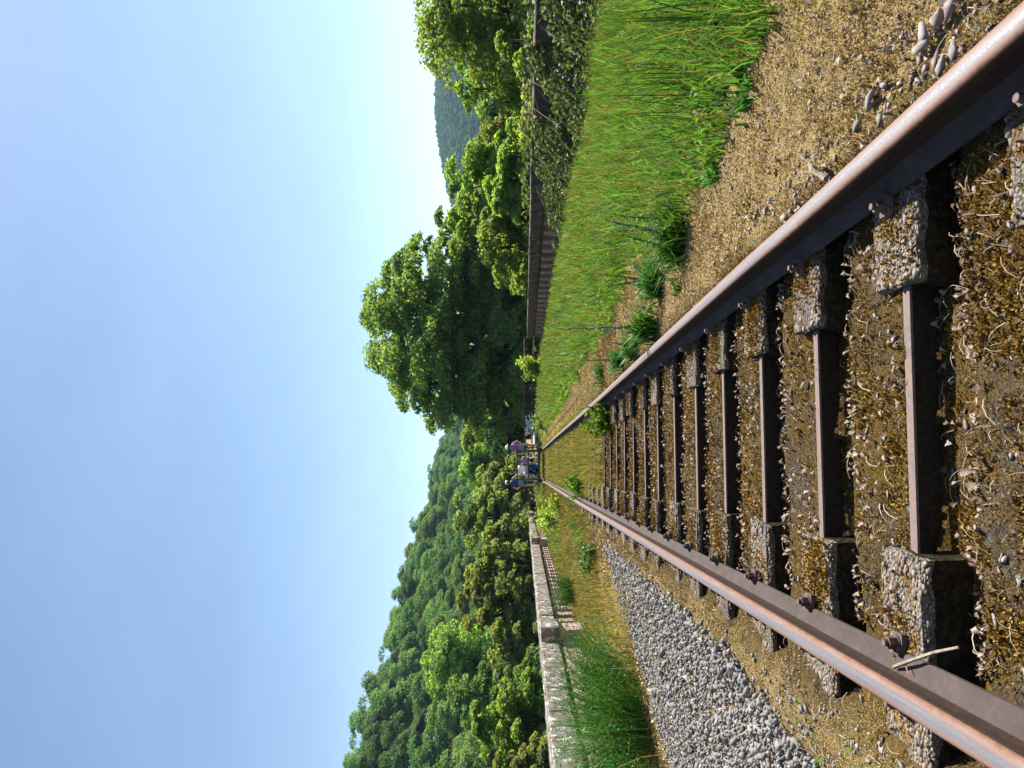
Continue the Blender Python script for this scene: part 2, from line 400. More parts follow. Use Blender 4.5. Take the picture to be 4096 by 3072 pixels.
def spaced(segs):
    out = []
    for a, b, s in segs: out += list(np.arange(a, b, s))
    return np.array(out + [segs[-1][1]])
gx = spaced([(-4.3, -2.4, .12), (-2.4, -1.4, .05), (-1.4, 1.9, .022), (1.9, 3.2, .08), (3.2, 6.95, .2)])
gy = spaced([(-6, .6, .25), (.6, 6.5, .022), (6.5, 12, .05), (12, 25, .2), (25, 60, .6), (60, 180, 3)])
X, Y = np.meshgrid(gx, gy)
Z = ground_h(X, Y)
nx, ny = len(gx), len(gy)
V = np.stack([X.ravel(), Y.ravel(), Z.ravel()], 1)
idx = np.arange(nx * ny).reshape(ny, nx)
F = np.stack([idx[:-1, :-1], idx[:-1, 1:], idx[1:, 1:], idx[1:, :-1]], -1).reshape(-1, 4)
bed = link('track_bed', np_mesh('track_bed', V, [F], M['ground'], True))
tag(bed, 'mossy track bed between the two parapets', kind='structure')

# the viaduct's body carries the bed
mb = MB(); mb.box((1.2, 87, -5.25), (11.7, 186, 9.5)); via = mb.build('viaduct_body', M['mortar'])
tag(via, 'masonry body of the viaduct under the track bed', kind='structure')

# terrain
CA, CB = np.array([-77., 190.]), np.array([5., 382.])
cdir = (CB - CA) / np.linalg.norm(CB - CA); cnor = np.array([cdir[1], -cdir[0]])
def terrain_h(x, y):
    x = np.asarray(x, float); y = np.asarray(y, float)
    d = (x - CA[0]) * cnor[0] + (y - CA[1]) * cnor[1]
    s = (x - CA[0]) * cdir[0] + (y - CA[1]) * cdir[1]
    h = -9 + 43 * (1 - sstep(0, 80, d)) + 14 * (1 - sstep(-160, 0, d))
    h = -9 + (h + 9) * (1 - sstep(260, 420, s))
    r = np.hypot(x, y); a = np.arctan2(x, y)
    prof = .062 + .046 * sstep(.15, .5, a) + .003 * np.sin(a * 17)
    far = sstep(450, 1250, r) * prof * 1250 + 9 * (fbm(x / 130, y / 130, 5) - .5) * sstep(500, 900, r)
    return np.maximum(h, -9 + far) + 1.2 * (fbm(x / 25, y / 25, 2) - .5)
ga = np.unique(np.concatenate([-np.geomspace(6, 1900, 75), np.geomspace(6, 1900, 75), np.linspace(-5, 5, 5)]))
gb = np.unique(np.concatenate([-np.geomspace(6, 1900, 60), np.linspace(-5, 420, 90), np.geomspace(425, 1900, 60)]))
X, Y = np.meshgrid(ga, gb); Z = terrain_h(X, Y); nx, ny = len(ga), len(gb)
idx = np.arange(nx * ny).reshape(ny, nx)
F = np.stack([idx[:-1, :-1], idx[:-1, 1:], idx[1:, 1:], idx[1:, :-1]], -1).reshape(-1, 4)
ter = link('terrain', np_mesh('terrain', np.stack([X.ravel(), Y.ravel(), Z.ravel()], 1), [F], M['terrain'], True))
tag(ter, 'valley floor and wooded hills around the viaduct', kind='structure')

# ------------------------------------------------------------------ rails
def rail_profile():
    h = [(.0, .0), (.012, -.0004), (.022, -.0018), (.029, -.005), (.0325, -.011), (.0335, -.03), (.031, -.036), (.013, -.043),
         (.0085, -.055), (.0075, -.09), (.010, -.113), (.022, -.124), (.062, -.135), (.067, -.138), (.067, -.148), (.0, -.148)]
    return h + [(-x, z) for x, z in reversed(h[1:-1])]
def make_rail(x, label):
    P = np.array(rail_profile()); ys = np.concatenate([np.arange(-5, 12, .4), np.arange(12, 172, 4.)])
    n = len(P); Vv = []
    for y in ys:
        dx = .006 * math.sin(y * .35 + x) if y > 3 else 0
        Vv.append(np.stack([P[:, 0] + dx, np.full(n, y), P[:, 1]], 1))
    Vv = np.concatenate(Vv); f = []
    for i in range(len(ys) - 1):
        k = np.arange(n); k2 = (k + 1) % n
        f.append(np.stack([i * n + k, (i + 1) * n + k, (i + 1) * n + k2, i * n + k2], 1))
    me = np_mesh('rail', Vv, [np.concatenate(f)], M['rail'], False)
    o = link('rail', me, None, (x, 0, .15))
    md = o.modifiers.new('e', 'EDGE_SPLIT'); md.split_angle = R(40)
    me.polygons.foreach_set('use_smooth', np.ones(len(me.polygons), bool))
    tag(o, label, 'rail', 'running rails of the track'); return o
make_rail(-.752, 'rusty steel rail beside the grey gravel, its sunlit foot showing')
make_rail(.752, 'rusty steel rail beside the tall grass, inner side in black shadow')

# ------------------------------------------------------------------ stones and pebbles
def ico(sub=1):
    bm = bmesh.new(); bmesh.ops.create_icosphere(bm, subdivisions=sub, radius=1)
    v = np.array([x.co[:] for x in bm.verts]); f = np.array([[q.index for q in p.verts] for p in bm.faces]); bm.free(); return v, f
ICO1, ICO2 = ico(1), ico(2)
def hull(r, n=10):
    bm = bmesh.new()
    for p in r.normal(size=(n, 3)):
        p = p / np.linalg.norm(p) ; bm.verts.new(p * r.uniform(.75, 1.1))
    res = bmesh.ops.convex_hull(bm, input=bm.verts[:])
    bmesh.ops.delete(bm, geom=[v for v in bm.verts if not v.link_faces], context='VERTS')
    bm.verts.index_update(); v = np.array([x.co[:] for x in bm.verts]); f = np.array([[q.index for q in p.verts] for p in bm.faces]); bm.free(); return v, f
_rh = np.random.default_rng(2); HULLS = [hull(_rh, 9) for _ in range(8)]
def scatter_hulls(pos, size, r, jit=.05, flat=(1.2, .85, .5), rot='full'):
    VV, FF, n0 = [], [], 0
    for i in range(8):
        if not len(pos[i::8]): continue
        v, f = scatter_solid(HULLS[i], pos[i::8], size[i::8], r, jit, flat, rot); VV.append(v); FF.append(f + n0); n0 += len(v)
    return np.concatenate(VV), np.concatenate(FF)
def rot_mats(n, r, full=True):
    q = r.normal(size=(n, 4)); q /= np.linalg.norm(q, axis=1)[:, None]
    w, x, y, z = q.T
    return np.stack([np.stack([1 - 2 * (y * y + z * z), 2 * (x * y - z * w), 2 * (x * z + y * w)], -1),
                     np.stack([2 * (x * y + z * w), 1 - 2 * (x * x + z * z), 2 * (y * z - x * w)], -1),
                     np.stack([2 * (x * z - y * w), 2 * (y * z + x * w), 1 - 2 * (x * x + y * y)], -1)], 1)
def yaw_mats(a):
    c, s = np.cos(a), np.sin(a); z = np.zeros_like(a); o = np.ones_like(a)
    return np.stack([np.stack([c, -s, z], -1), np.stack([s, c, z], -1), np.stack([z, z, o], -1)], 1)
def scatter_solid(base, pos, size, r, jit=.25, flat=(1, .75, .55), rot='full'):
    bv, bf = base; n = len(pos)
    v = bv[None] * (1 + r.normal(0, jit, (n, len(bv), 1))) * np.array(flat)[None, None] * (1 + r.uniform(-.25, .25, (n, 1, 3)))
    Rm = rot_mats(n, r) if rot == 'full' else yaw_mats(r.uniform(0, 6.3, n))
    v = np.einsum('nij,nkj->nki', Rm, v) * size[:, None, None] + pos[:, None]
    f = bf[None] + (np.arange(n) * len(bv))[:, None, None]
    return v.reshape(-1, 3), f.reshape(-1, bf.shape[1])

# ------------------------------------------------------------------ moss tufts: tiny upright triangles in clusters
def tufts(pos, h, r, blades=4, spread=.8, wid=.35):
    n = len(pos); nb = n * blades
    base = np.repeat(pos, blades, 0); hh = np.repeat(h, blades) * r.uniform(.6, 1.3, nb)
    a = r.uniform(0, 6.283, nb); ln = r.uniform(.1, spread, nb) * hh
    dx, dy = np.cos(a), np.sin(a)
    tip = base + np.stack([dx * ln, dy * ln, hh], 1)
    w = hh * wid
    s = np.stack([-dy * w, dx * w, np.zeros(nb)], 1)
    off = np.stack([dx, dy, np.zeros(nb)], 1) * (hh * .15)[:, None]
    mid = (base + tip) / 2 + np.array([0, 0, 1]) * (hh * .12)[:, None]
    V = np.stack([base + off - s * .5, mid - s, tip, mid + s], 1).reshape(-1, 3)
    k = np.arange(nb)[:, None] * 4
    return V, k + np.array([[0, 1, 2, 3]])

def blades(pos, h, r, width=.006, bend=.35, az=None, azs=3.2):
    """grass blades, three segments"""
    n = len(pos); a = r.uniform(-azs, azs, n) + (0 if az is None else az)
    dx, dy = np.cos(a), np.sin(a); b = np.abs(r.normal(bend, .22, n)) * h
    fa = r.uniform(0, 6.283, n)
    s = np.stack([np.cos(fa), np.sin(fa), np.zeros(n)], 1) * (width * r.uniform(.6, 1.4, n))[:, None] * .5
    def P(t): return pos + np.stack([dx * b * t * t, dy * b * t * t, h * (t - .25 * t * t * np.minimum(b / h, 1.2))], 1)
    p0, p1, p2, p3 = P(0), P(.4), P(.75), P(1.)
    V = np.stack([p0 - s, p0 + s, p1 + s * .9, p1 - s * .9, p2 + s * .6, p2 - s * .6, p3], 1).reshape(-1, 3)
    k = np.arange(n)[:, None] * 7
    return V, k + np.array([[0, 1, 2, 3]]), k + np.array([[3, 2, 4, 5]]), k + np.array([[5, 4, 6]])
def blade_obj(name, pos, h, mat, r, **kw):
    V, a, b, c = blades(pos, h, r, **kw)
    return np_mesh(name, V, [a, b, c], mat)

def leaf_cards(c, nrm, size, r, asp=.55, fold=.18):
    """diamond shaped, slightly folded leaves: centres, facing normals, lengths"""
    n = len(c)
    t = r.normal(size=(n, 3)); t -= nrm * np.sum(t * nrm, 1)[:, None]; t /= np.linalg.norm(t, axis=1)[:, None] + 1e-9
    b = np.cross(nrm, t)
    L = size[:, None] * .5; W = L * asp * r.uniform(.75, 1.25, (n, 1))
    lift = nrm * (size * fold)[:, None]
    V = np.stack([c - t * L, c + b * W + lift - t * L * .1, c + t * L, c - b * W + lift - t * L * .1], 1).reshape(-1, 3)
    k = np.arange(n)[:, None] * 4
    return V, np.concatenate([k + np.array([[0, 1, 2]]), k + np.array([[0, 2, 3]])])
def unit(v): return v / (np.linalg.norm(v, axis=-1, keepdims=True) + 1e-9)

# ------------------------------------------------------------------ sleepers
def block_mesh(r, pebbles):
    L, W, H = .68, .25, .20
    nu, nv = 26, 9
    bm = bmesh.new()
    us = np.linspace(-1, 1, nu); vs_ = np.linspace(-1, 1, nv)
    # rounded block as a grid of rings from the bottom up
    Vv = []; F = []
    rings = [(-H, 1.20, 1.05), (-H * .5, 1.10, 1.02), (-.03, 1.03, 1.005), (-.010, 1.0, .995), (-.002, .95, .98)]
    per = []
    for i in range(14): per.append((-1 + 2 * i / 14, -1))
    for i in range(5): per.append((1, -1 + 2 * i / 5))
    for i in range(14): per.append((1 - 2 * i / 14, 1))
    for i in range(5): per.append((-1, 1 - 2 * i / 5))
    per = np.array(per); n = len(per)
    for z, kw, kl in rings:
        p = np.stack([per[:, 0] * L / 2 * kl, per[:, 1] * W / 2 * kw, np.full(n, z)], 1)
        p += r.normal(0, .004, p.shape); Vv.append(p)
    Vv = np.concatenate(Vv)
    fs = []
    for i in range(len(rings) - 1):
        k = np.arange(n); k2 = (k + 1) % n
        fs.append(np.stack([i * n + k, i * n + k2, (i + 1) * n + k2, (i + 1) * n + k], 1))
    me = bpy.data.meshes.new('block')
    allf = [tuple(int(q) for q in f) for f in np.concatenate(fs)] + [tuple((len(rings) - 1) * n + k for k in range(n))]
    me.from_pydata([tuple(v) for v in Vv], [], allf); me.materials.append(M['concrete']); me.materials.append(M['mossy_shaded_side']); me.polygons.foreach_set('material_index', [1 if q < 2 * n else 0 for q in range(len(allf))]); me.update()
    pm = None
    if pebbles:
        N = 900
        p = np.stack([r.uniform(-L / 2 * .985, L / 2 * .985, N), r.uniform(-W / 2 * .97, W / 2 * .97, N), np.full(N, -.0035)], 1)
        # skip a band under the rail seat's middle and bald patches
        keep = (vnoise(p[:, 0] * 9 + 40, p[:, 1] * 9, int(r.integers(999))) > .38)
        p = p[keep]; sz = r.gamma(5, .0012, len(p)) + .0022
        e = np.stack([r.uniform(-L / 2, L / 2, 110), np.where(r.random(110) < .5, -1, 1) * W / 2 * 1.0, r.uniform(-.02, -.005, 110)], 1)
        p = np.concatenate([p, e]); sz = np.concatenate([sz, r.gamma(6, .0009, 110) + .003])
        Vp, Fp = scatter_solid(ICO1, p, sz, r, .08, (1.1, .9, .45), 'yaw')
        pm = np_mesh('aggregate', Vp, [Fp], M['pebble'], True)
    return me, pm
rb = np.random.default_rng(3)
BLOCKS = [block_mesh(rb, True) for _ in range(4)]
PLAINB = [(block_mesh(rb, False)[0], None) for _ in range(2)]
def bar_mesh():
    b = MB(); w, L = .037, .92
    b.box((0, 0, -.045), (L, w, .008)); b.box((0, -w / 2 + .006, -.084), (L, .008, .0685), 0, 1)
    return b.mesh('tie_bar', [M['bar'], M['dirt_shade']])
BAR = bar_mesh()
def nut_mesh():
    b = MB()
    b.box((0, 0, .010), (.062, .055, .014)); b.box((.018, 0, .022), (.03, .05, .012))
    b.tube([(0, 0, .016), (0, 0, .021)], .024, 12); b.tube([(0, 0, .021), (0, 0, .046)], .0195, 6); b.tube([(0, 0, .046), (0, 0, .058)], .011, 8)
    return b.mesh('bolt', M['bolt'])
NUT = nut_mesh()
ORD = ['first', 'second', 'third', 'fourth', 'fifth', 'sixth', 'seventh', 'eighth', 'ninth', 'tenth', 'eleventh', 'twelfth', 'thirteenth',
       'fourteenth', 'fifteenth', 'sixteenth', 'seventeenth', 'eighteenth', 'nineteenth', 'twentieth']
def moss_cap(parent, r, side):
    """moss that grew over the end of a block"""
    n = int(r.integers(150, 800)); c = np.array([side * r.uniform(.02, .22), r.uniform(-.03, .03)])
    p = r.normal(0, 1, (n, 2)) * np.array([.10, .06]) + c
    p[:, 1] = np.clip(p[:, 1], -.11, .11); p[:, 0] = np.clip(p[:, 0], -.33, .33)
    d = np.hypot((p[:, 0] - c[0]) / .12, (p[:, 1] - c[1]) / .08)
    z = .018 * np.clip(1 - d, 0, 1)
    V, F = tufts(np.column_stack([p, z - .002]), r.uniform(.006, .014, n), r, 5, 1.2, .3)
    return link('moss_cap', np_mesh('moss_cap', V, [F], M['moss']), parent)
rs = np.random.default_rng(11)
for k in range(-1, 20):
    y = SLEEP0 + k * SPACING
    sl_ = empty('concrete_sleeper', (0, y + rs.normal(0, .008), 0), SKEW + rs.normal(0, .009))
    i = k + 1
    if k < 0: lab = 'twin-block concrete sleeper cut by the edge of the picture'
    elif k < 13: lab = 'twin-block concrete sleeper, %s whole one counted from the camera' % ORD[k]
    else: lab = 'concrete sleeper sunk in grass, %s counted from the camera' % ORD[k]
    tag(sl_, lab, 'sleeper', 'twin-block concrete sleepers under the rails')
    for sd in (-1, 1):
        me, pm = BLOCKS[int(rs.integers(4))] if k < 9 else PLAINB[int(rs.integers(2))]
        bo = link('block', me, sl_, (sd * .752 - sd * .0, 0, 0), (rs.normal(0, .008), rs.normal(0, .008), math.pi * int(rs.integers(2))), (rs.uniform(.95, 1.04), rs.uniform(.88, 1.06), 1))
        bo.location.z = rs.normal(-.004, .006)
        if pm is not None:
            po = link('aggregate', pm, bo); po['kind'] = 'stuff'
        if k < 12:
            mc = moss_cap(bo, rs, -1 if sd * math.cos(bo.rotation_euler.z) > 0 else 1); mc['kind'] = 'stuff'
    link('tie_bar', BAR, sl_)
    for x in (-.752 - .088, -.752 + .088, .752 - .088, .752 + .088):
        inward = 1 if (x < -.752 or 0 < x < .752) else -1
        link('bolt', NUT, sl_, (x, -.0, .002), (0, 0, 0 if (x < -.752 or 0 < x < .752) else math.pi))

# ------------------------------------------------------------------ ground cover near the camera
def sample_area(n, x0, x1, y0, y1, r, power=1.6):
    """denser towards the camera"""
    u = r.random(n); y = (y0 ** (1 - power) + u * (y1 ** (1 - power) - y0 ** (1 - power))) ** (1 / (1 - power))
    return np.stack([r.uniform(x0, x1, n), y], 1)
def blocked(x, y):
    """inside a rail, block or tie bar"""
    ys = y - x * math.tan(SKEW)
    b = bay(ys); b = np.minimum(b, SPACING - b)
    ax = np.abs(np.abs(x) - .752)
    return ((ax < .35) & (b < .125) & (x < .85) & (x > -1.0)) | (ax < .07) | ((b < .03) & (np.abs(x) < .5))
def mossness(x, y):
    return .65 * fbm(x * 2.2 + 5, y * 2.2, 21, 4) + .45 * fbm(x * 9, y * 9, 31, 3)
def gravel_mask(x, y):
    far_edge = -3.1 + .95 * sstep(6.3, 8, y) + .95 * sstep(7.8, 11, y)
    wob = .25 * (fbm(x * 2, y * 2, 44) - .47)
    return (x < -1.12 - .27 * (1 - sstep(2.7, 4.0, y)) + wob * .5 + .10 * (hash2(np.floor(x * 90), np.floor(y * 90), 6) - .5)) & (x > far_edge + wob) & (y < 9.6 + 8 * wob)
rm = np.random.default_rng(21)
def tuft_field(name, n, x0, x1, y0, y1, mat, keepf, h, label, bl=5, power=1.6):
    p = sample_area(n, x0, x1, y0, y1, rm, power); x, y = p.T
    k = keepf(x, y) & ~blocked(x, y); p = p[k]
    sc = np.clip(p[:, 1] / 3.5, .9, 2.6)
    P = np.column_stack([p, ground_h(p[:, 0], p[:, 1]) - .002])
    cush = .55 + .9 * fbm(p[:, 0] * 13, p[:, 1] * 13, 88, 2); V, F = tufts(P, rm.uniform(h[0], h[1], len(p)) * sc * cush, rm, bl, 1.1, .2 if h[1] < .0125 else .3)
    o = link(name, np_mesh(name, V, [F], mat)); tag(o, label, 'moss', kind='stuff'); return o
tuft_field('moss', 66000, -.72, .72, .9, 12, M['moss'], lambda x, y: mossness(x, y) < .565, (.005, .013), 'ochre moss growing between the rails')
tuft_field('moss', 40000, -.72, .72, .9, 12, M['drymoss'], lambda x, y: mossness(x, y) > .54, (.004, .011), 'grey dried moss between the rails')
tuft_field('moss', 110000, .82, 1.9, 1.2, 20, M['palemoss'], lambda x, y: (rm.random(len(x)) < .9) & (x < 1.75 + .3 * (fbm(x, y * 1.5, 5) - .4)), (.004, .0095), 'pale ochre moss strip outside the rail by the tall grass')
tuft_field('moss', 24000, .82, 1.8, 1.2, 10, M['moss'], lambda x, y: fbm(x * 3 + 2, y * 3, 12, 3) > .5, (.005, .012), 'darker golden moss patches outside the rail by the tall grass')
tuft_field('moss', 60000, -1.5, -.8, 1.4, 14, M['palemoss'], lambda x, y: ~gravel_mask(x, y) & (mossness(x, y) < .56), (.004, .010), 'ochre moss between the rail and the gravel')
tuft_field('moss', 16000, -1.6, -.8, 1.4, 12, M['drymoss'], lambda x, y: ~gravel_mask(x, y) & (mossness(x, y) > .53), (.004, .012), 'greyish moss scraps beside the gravel')
tuft_field('moss', 16000, -4.2, -1.2, 4, 22, M['palemoss'], lambda x, y: ~gravel_mask(x, y) & (mossness(x, y) < .55), (.007, .018), 'ochre moss beyond the gravel by the brick parapet')

# gravel: the biggest nearest stones are pieces of their own
rg = np.random.default_rng(5)
p = sample_area(34000, -3.3, -1.0, 2.2, 11, rg, 1.2); p = p[gravel_mask(p[:, 0], p[:, 1])]
size = rg.gamma(5, .0026, len(p)) + .005
order = np.argsort(p[:, 1] - size * 40); p, size = p[order], size[order]
zz = ground_h(p[:, 0], p[:, 1]) + rg.uniform(0, .028, len(p))
pos = np.column_stack([p, zz])
V, Fc = scatter_hulls(pos[300:], size[300:], rg)
go = link('gravel', np_mesh('gravel', V, [Fc], M['gravel'])); tag(go, 'blue-grey crushed stone heaped beside the rail', 'gravel', kind='stuff')
STONES = []
for i in range(8):
    V, Fc = scatter_solid(HULLS[i], np.zeros((1, 3)), np.ones(1), rg, .05, (1.2, .85, .55), 'full'); STONES.append(np_mesh('stone', V, [Fc], M['gravel']))
for i in range(300):
    link('stone', STONES[i % 8], bed, pos[i], rg.uniform(0, 6.28, 3), [size[i]] * 3)

# dry leaves
def leaf_mesh(r, kind):
    n = 9; t = np.linspace(0, 1, n)
    w = np.sin(np.pi * t ** .8) * .33 * (1 + .35 * np.sin(t * 22 + r.uniform(0, 6))) if kind else np.sin(np.pi * t) * .2
    w[0] = .01; w[-1] = .01
    curl = r.uniform(.4, 1.5); cup = r.uniform(.2, 1.1)
    z = curl * .3 * np.sin(t * math.pi * r.uniform(.7, 1.4)) + r.normal(0, .02, n)
    x = t - .5
    mid = np.stack([x, r.normal(0, .02, n), z], 1)
    lf = np.stack([x + .05, -w, z + cup * w], 1); rt = np.stack([x + .05, w, z + cup * w * r.uniform(.3, 1.4)], 1)
    V = np.concatenate([mid, lf, rt]); f = []
    for i in range(n - 1): f += [(i, i + 1, n + i + 1, n + i), (i, 2 * n + i, 2 * n + i + 1, i + 1)]
    return V, np.array(f)
rl = np.random.default_rng(8)
LV = [leaf_mesh(rl, i % 3 != 2) for i in range(10)]
LEAFM = [np_mesh('dry_leaf', v, [f], M['dryleaf']) for v, f in LV]
def litter_pos(n, y0, y1):
    p = sample_area(n, -.7, .7, y0, y1, rl, 1.5); x, y = p.T
    b = bay(y - x * math.tan(SKEW))
    w = .62 * np.exp(-((b - .28) / .06) ** 2) + .05 + .22 * (fbm(x * 3, y * 3, 77) > .55) + .40 * sstep(2.3, 3.8, y)
    k = (rl.random(n) < w) & ~blocked(x, y); return p[k]
p = litter_pos(7500, 1.3, 12); p = p[np.argsort(p[:, 1])]
near, rest = p[:300], p[300:]
for i, (x, y) in enumerate(near):
    s = rl.uniform(.011, .028)
    link('dry_leaf', LEAFM[i % 10], bed, (x, y, float(ground_h(x, y)) + .008 + rl.uniform(0, .012)), (rl.normal(0, .45), rl.normal(0, .45), rl.uniform(0, 6.28)), (s, s, s))
def many_leaves(p, smin, smax):
    VV, FF, n0 = [], [], 0
    for i in range(10):
        q = p[i::10]; m_ = len(q)
        if not m_: continue
        v, f = LV[i]; a = yaw_mats(rl.uniform(0, 6.28, m_)); tl = rl.normal(0, .4, (m_, 2))
        vv = np.einsum('nij,kj->nki', a, v)
        vv[:, :, 2] += vv[:, :, 0] * tl[:, :1] + vv[:, :, 1] * tl[:, 1:]
        vv = vv * rl.uniform(smin, smax, (m_, 1, 1)) + np.column_stack([q, ground_h(q[:, 0], q[:, 1]) + .008 + rl.uniform(0, .012, m_)])[:, None]
        FF.append((f[None] + (np.arange(m_) * len(v))[:, None, None]).reshape(-1, 4) + n0); VV.append(vv.reshape(-1, 3)); n0 += m_ * len(v)
    return np.concatenate(VV), np.concatenate(FF)
V, Fq = many_leaves(rest, .014, .033)
tag(link('leaf_litter', np_mesh('leaf_litter', V, [Fq], M['dryleaf'])), 'dry pale leaves lying between the sleepers', 'leaf litter', kind='stuff')
# pale flakes and chips on the moss to the right, straws everywhere
def scatter_flakes(n, x0, x1, y0, y1, mat, name, label, smin, smax, cat, base=ICO1, flat=(1.2, .7, .25), keepf=None):
    p = sample_area(n, x0, x1, y0, y1, rl, 1.5)
    if keepf is not None: p = p[keepf(p[:, 0], p[:, 1])]
    p = p[~blocked(p[:, 0], p[:, 1])]
    V, F = scatter_hulls(np.column_stack([p, ground_h(p[:, 0], p[:, 1]) + .004]), rl.uniform(smin, smax, len(p)), rl, .06, flat, 'yaw')
    o = link(name, np_mesh(name, V, [F], mat)); tag(o, label, cat, kind='stuff'); return o
scatter_flakes(420, .85, 1.75, 1.5, 9, M['stone'], 'stone_chips', 'small stone chips in the moss outside the rail', .006, .016, 'stone chips')
scatter_flakes(90, .84, 1.05, 1.45, 4.5, M['stone'], 'stone_chips', 'mauve and grey stones lying along the outside of the rail', .010, .024, 'stone chips', flat=(1.2, .8, .45))
scatter_flakes(420, -.7, .7, 1.2, 8, M['stone'], 'stone_chips', 'small stones in the moss between the rails', .006, .02, 'stone chips')
scatter_flakes(1100, -1.5, -.92, 1.8, 9, M['gravel'], 'stone_chips', 'stray stones in the moss beside the gravel', .007, .019, 'stone chips', flat=(1.2, .85, .5), keepf=lambda x, y: rl.random(len(x)) < np.clip((-.9 - x) / .4, .1, 1))
V, Fq = many_leaves(sample_area(1000, .85, 1.75, 1.4, 8, rl), .010, .03)
tag(link('leaf_litter', np_mesh('leaf_litter', V, [Fq], M['dryleaf'])), 'pale dry leaf scraps on the ochre moss strip', 'leaf litter', kind='stuff')
def straws(n, x0, x1, y0, y1, label):
    p = sample_area(n, x0, x1, y0, y1, rl); mb_ = MB()
    for x, y in p:
        a = rl.uniform(0, 6.28); L = rl.uniform(.02, .09); c = rl.normal(0, .25); z = float(ground_h(x, y)) + .012
        pts = [(x + math.cos(a + c * t) * L * t, y + math.sin(a + c * t) * L * t, z + .012 * math.sin(t * 3.1)) for t in (0, .35, .7, 1)]
        mb_.tube(pts, rl.uniform(.0008, .0016), 3, 0, False)
    o = mb_.build('straw', M['straw']); tag(o, label, 'straw', kind='stuff')
straws(900, -.7, .7, 1.25, 7, 'dry straws strewn between the rails')
straws(350, .85, 1.7, 1.4, 6, 'dry straws on the moss outside the rail')
straws(300, -1.3, -.85, 1.6, 6, 'dry straws on the moss beside the gravel')

# bigger stones, twigs: things of their own
def big_stone(px, py, z, s, label, flat=(1.2, .8, .5)):
    c = on_z(px, py, z); V, F = scatter_solid(hull(rl, 16), np.zeros((1, 3)), np.array([s * .9]), rl, .04, flat, 'yaw')
    o = link('stone', np_mesh('stone', V, [F], M['stone']), None, (c.x, c.y, z + s * flat[2] * .3))
    tag(o, label, 'stone', 'loose stones on the moss'); return o
for a in [(3800, 40, .07, .03, 'grey angular stone in the moss near the corner by the rail'),
          (3755, 75, .07, .028, 'mauve flat stone against the rail, next to the grey corner stone'),
          (3700, 130, .07, .035, 'long mauve stone lying half under moss beside the rail'),
          (3690, 190, .07, .03, 'pale grey curved stone beside the rail'),
          (3820, 200, .09, .026, 'mauve wedge-shaped stone touching the rail'),
          (3770, 260, .09, .024, 'small mauve stone touching the rail below the wedge-shaped one'),
          (3490, 400, .06, .034, 'long pinkish stone lying alone in the ochre moss'),
          (3535, 345, .06, .022, 'small grey stone pair piece next to the long pinkish stone'),
          (3325, 265, .06, .02, 'pinkish pebble in the moss towards the tall grass'),
          (3905, 1060, -.08, .022, 'tan pebble on the moss between the nearest sleepers')]: big_stone(*a)
mb = MB(); a, b = on_z(3575, 2668, .04), on_z(3835, 2590, -.0)
mb.tube([a, a.lerp(b, .35) + Vector((0, 0, .012)), a.lerp(b, .7) + Vector((.004, 0, .006)), b], [.006, .0055, .005, .004], 6)
q = a.lerp(b, .2); mb.tube([q, q + Vector((-.02, -.03, .01))], [.003, .001], 5)
tag(mb.build('twig', M['twig']), 'pale dead twig lying across the rail foot and a sleeper', 'twig')
mb = MB(); a, b = on_z(3240, 650, .09), on_z(3305, 715, .10)
mb.tube([a, a.lerp(b, .5) + Vector((0, 0, .02)), b], [.007, .009, .011], 6); mb.tube([a.lerp(b, .4), a + Vector((.05, .03, .03))], [.005, .002], 5); mb.tube([a.lerp(b, .5), a + Vector((-.01, .07, .02))], [.005, .002], 5)
tag(mb.build('twig', M['twig']), 'forked broken twig on the moss outside the rail', 'twig')

# ------------------------------------------------------------------ grass
rgs = np.random.default_rng(31)
def grass(name, n, x0, x1, y0, y1, hmin, hmax, mat, label, keepf=None, power=1.3, width=.006, bend=.35):
    p = sample_area(n, x0, x1, y0, y1, rgs, power)
    # gather into tussocks
    cell = .16; c = np.floor(p / cell); jx = hash2(c[:, 0] + 500, c[:, 1] + 500, 3); jy = hash2(c[:, 0] + 500, c[:, 1] + 500, 4)
    ctr = (c + np.stack([jx, jy], 1)) * cell; kk = rgs.random(len(p)) < .55
    p[kk] = ctr[kk] + rgs.normal(0, .03, (kk.sum(), 2))
    if keepf is not None: p = p[keepf(p[:, 0], p[:, 1])]
    p = p[np.abs(np.abs(p[:, 0]) - .752) > .09]
    hn = .45 + 1.1 * fbm(p[:, 0] * .9 + 9, p[:, 1] * .9, 61, 3)
    h = rgs.uniform(hmin, hmax, len(p)) * hn * (1 - .45 * sstep(4.2, 6.2, p[:, 0])) * np.where(p[:, 0] > 1, .28 + .72 * sstep(1.25, 2.3, p[:, 0]), 1)
    w = width * np.clip(p[:, 1] / 6, 1, 5)
    V, a, b, c_ = blades(np.column_stack([p, ground_h(p[:, 0], p[:, 1]) - .01]), h, rgs, w, bend)
    o = link(name, np_mesh(name, V, [a, b, c_], mat)); tag(o, label, 'grass', kind='stuff'); return o
edge = lambda x, y: x > 1.60 + .9 * (fbm(x * 1.2, y * 1.6, 71, 4) - .45) + .2 * (hash2(np.floor(x * 25), np.floor(y * 25), 8) - .5) - .45 * sstep(13, 20, y)
grass('grass', 50000, 1.4, 6.7, 1.8, 40, .12, .45, M['grass'], 'tall bright green meadow grass before the ivy-clad parapet', edge, 1.35, .010, .38)
n = 26000; p = sample_area(n, 1.45, 6.5, 1.8, 26, rgs, 1.4); p = p[edge(p[:, 0], p[:, 1]) & (fbm(p[:, 0] * 1.6, p[:, 1] * 1.6, 17, 3) > .4)]
c = np.column_stack([p, ground_h(p[:, 0], p[:, 1]) + rgs.uniform(.01, .16, len(p))])
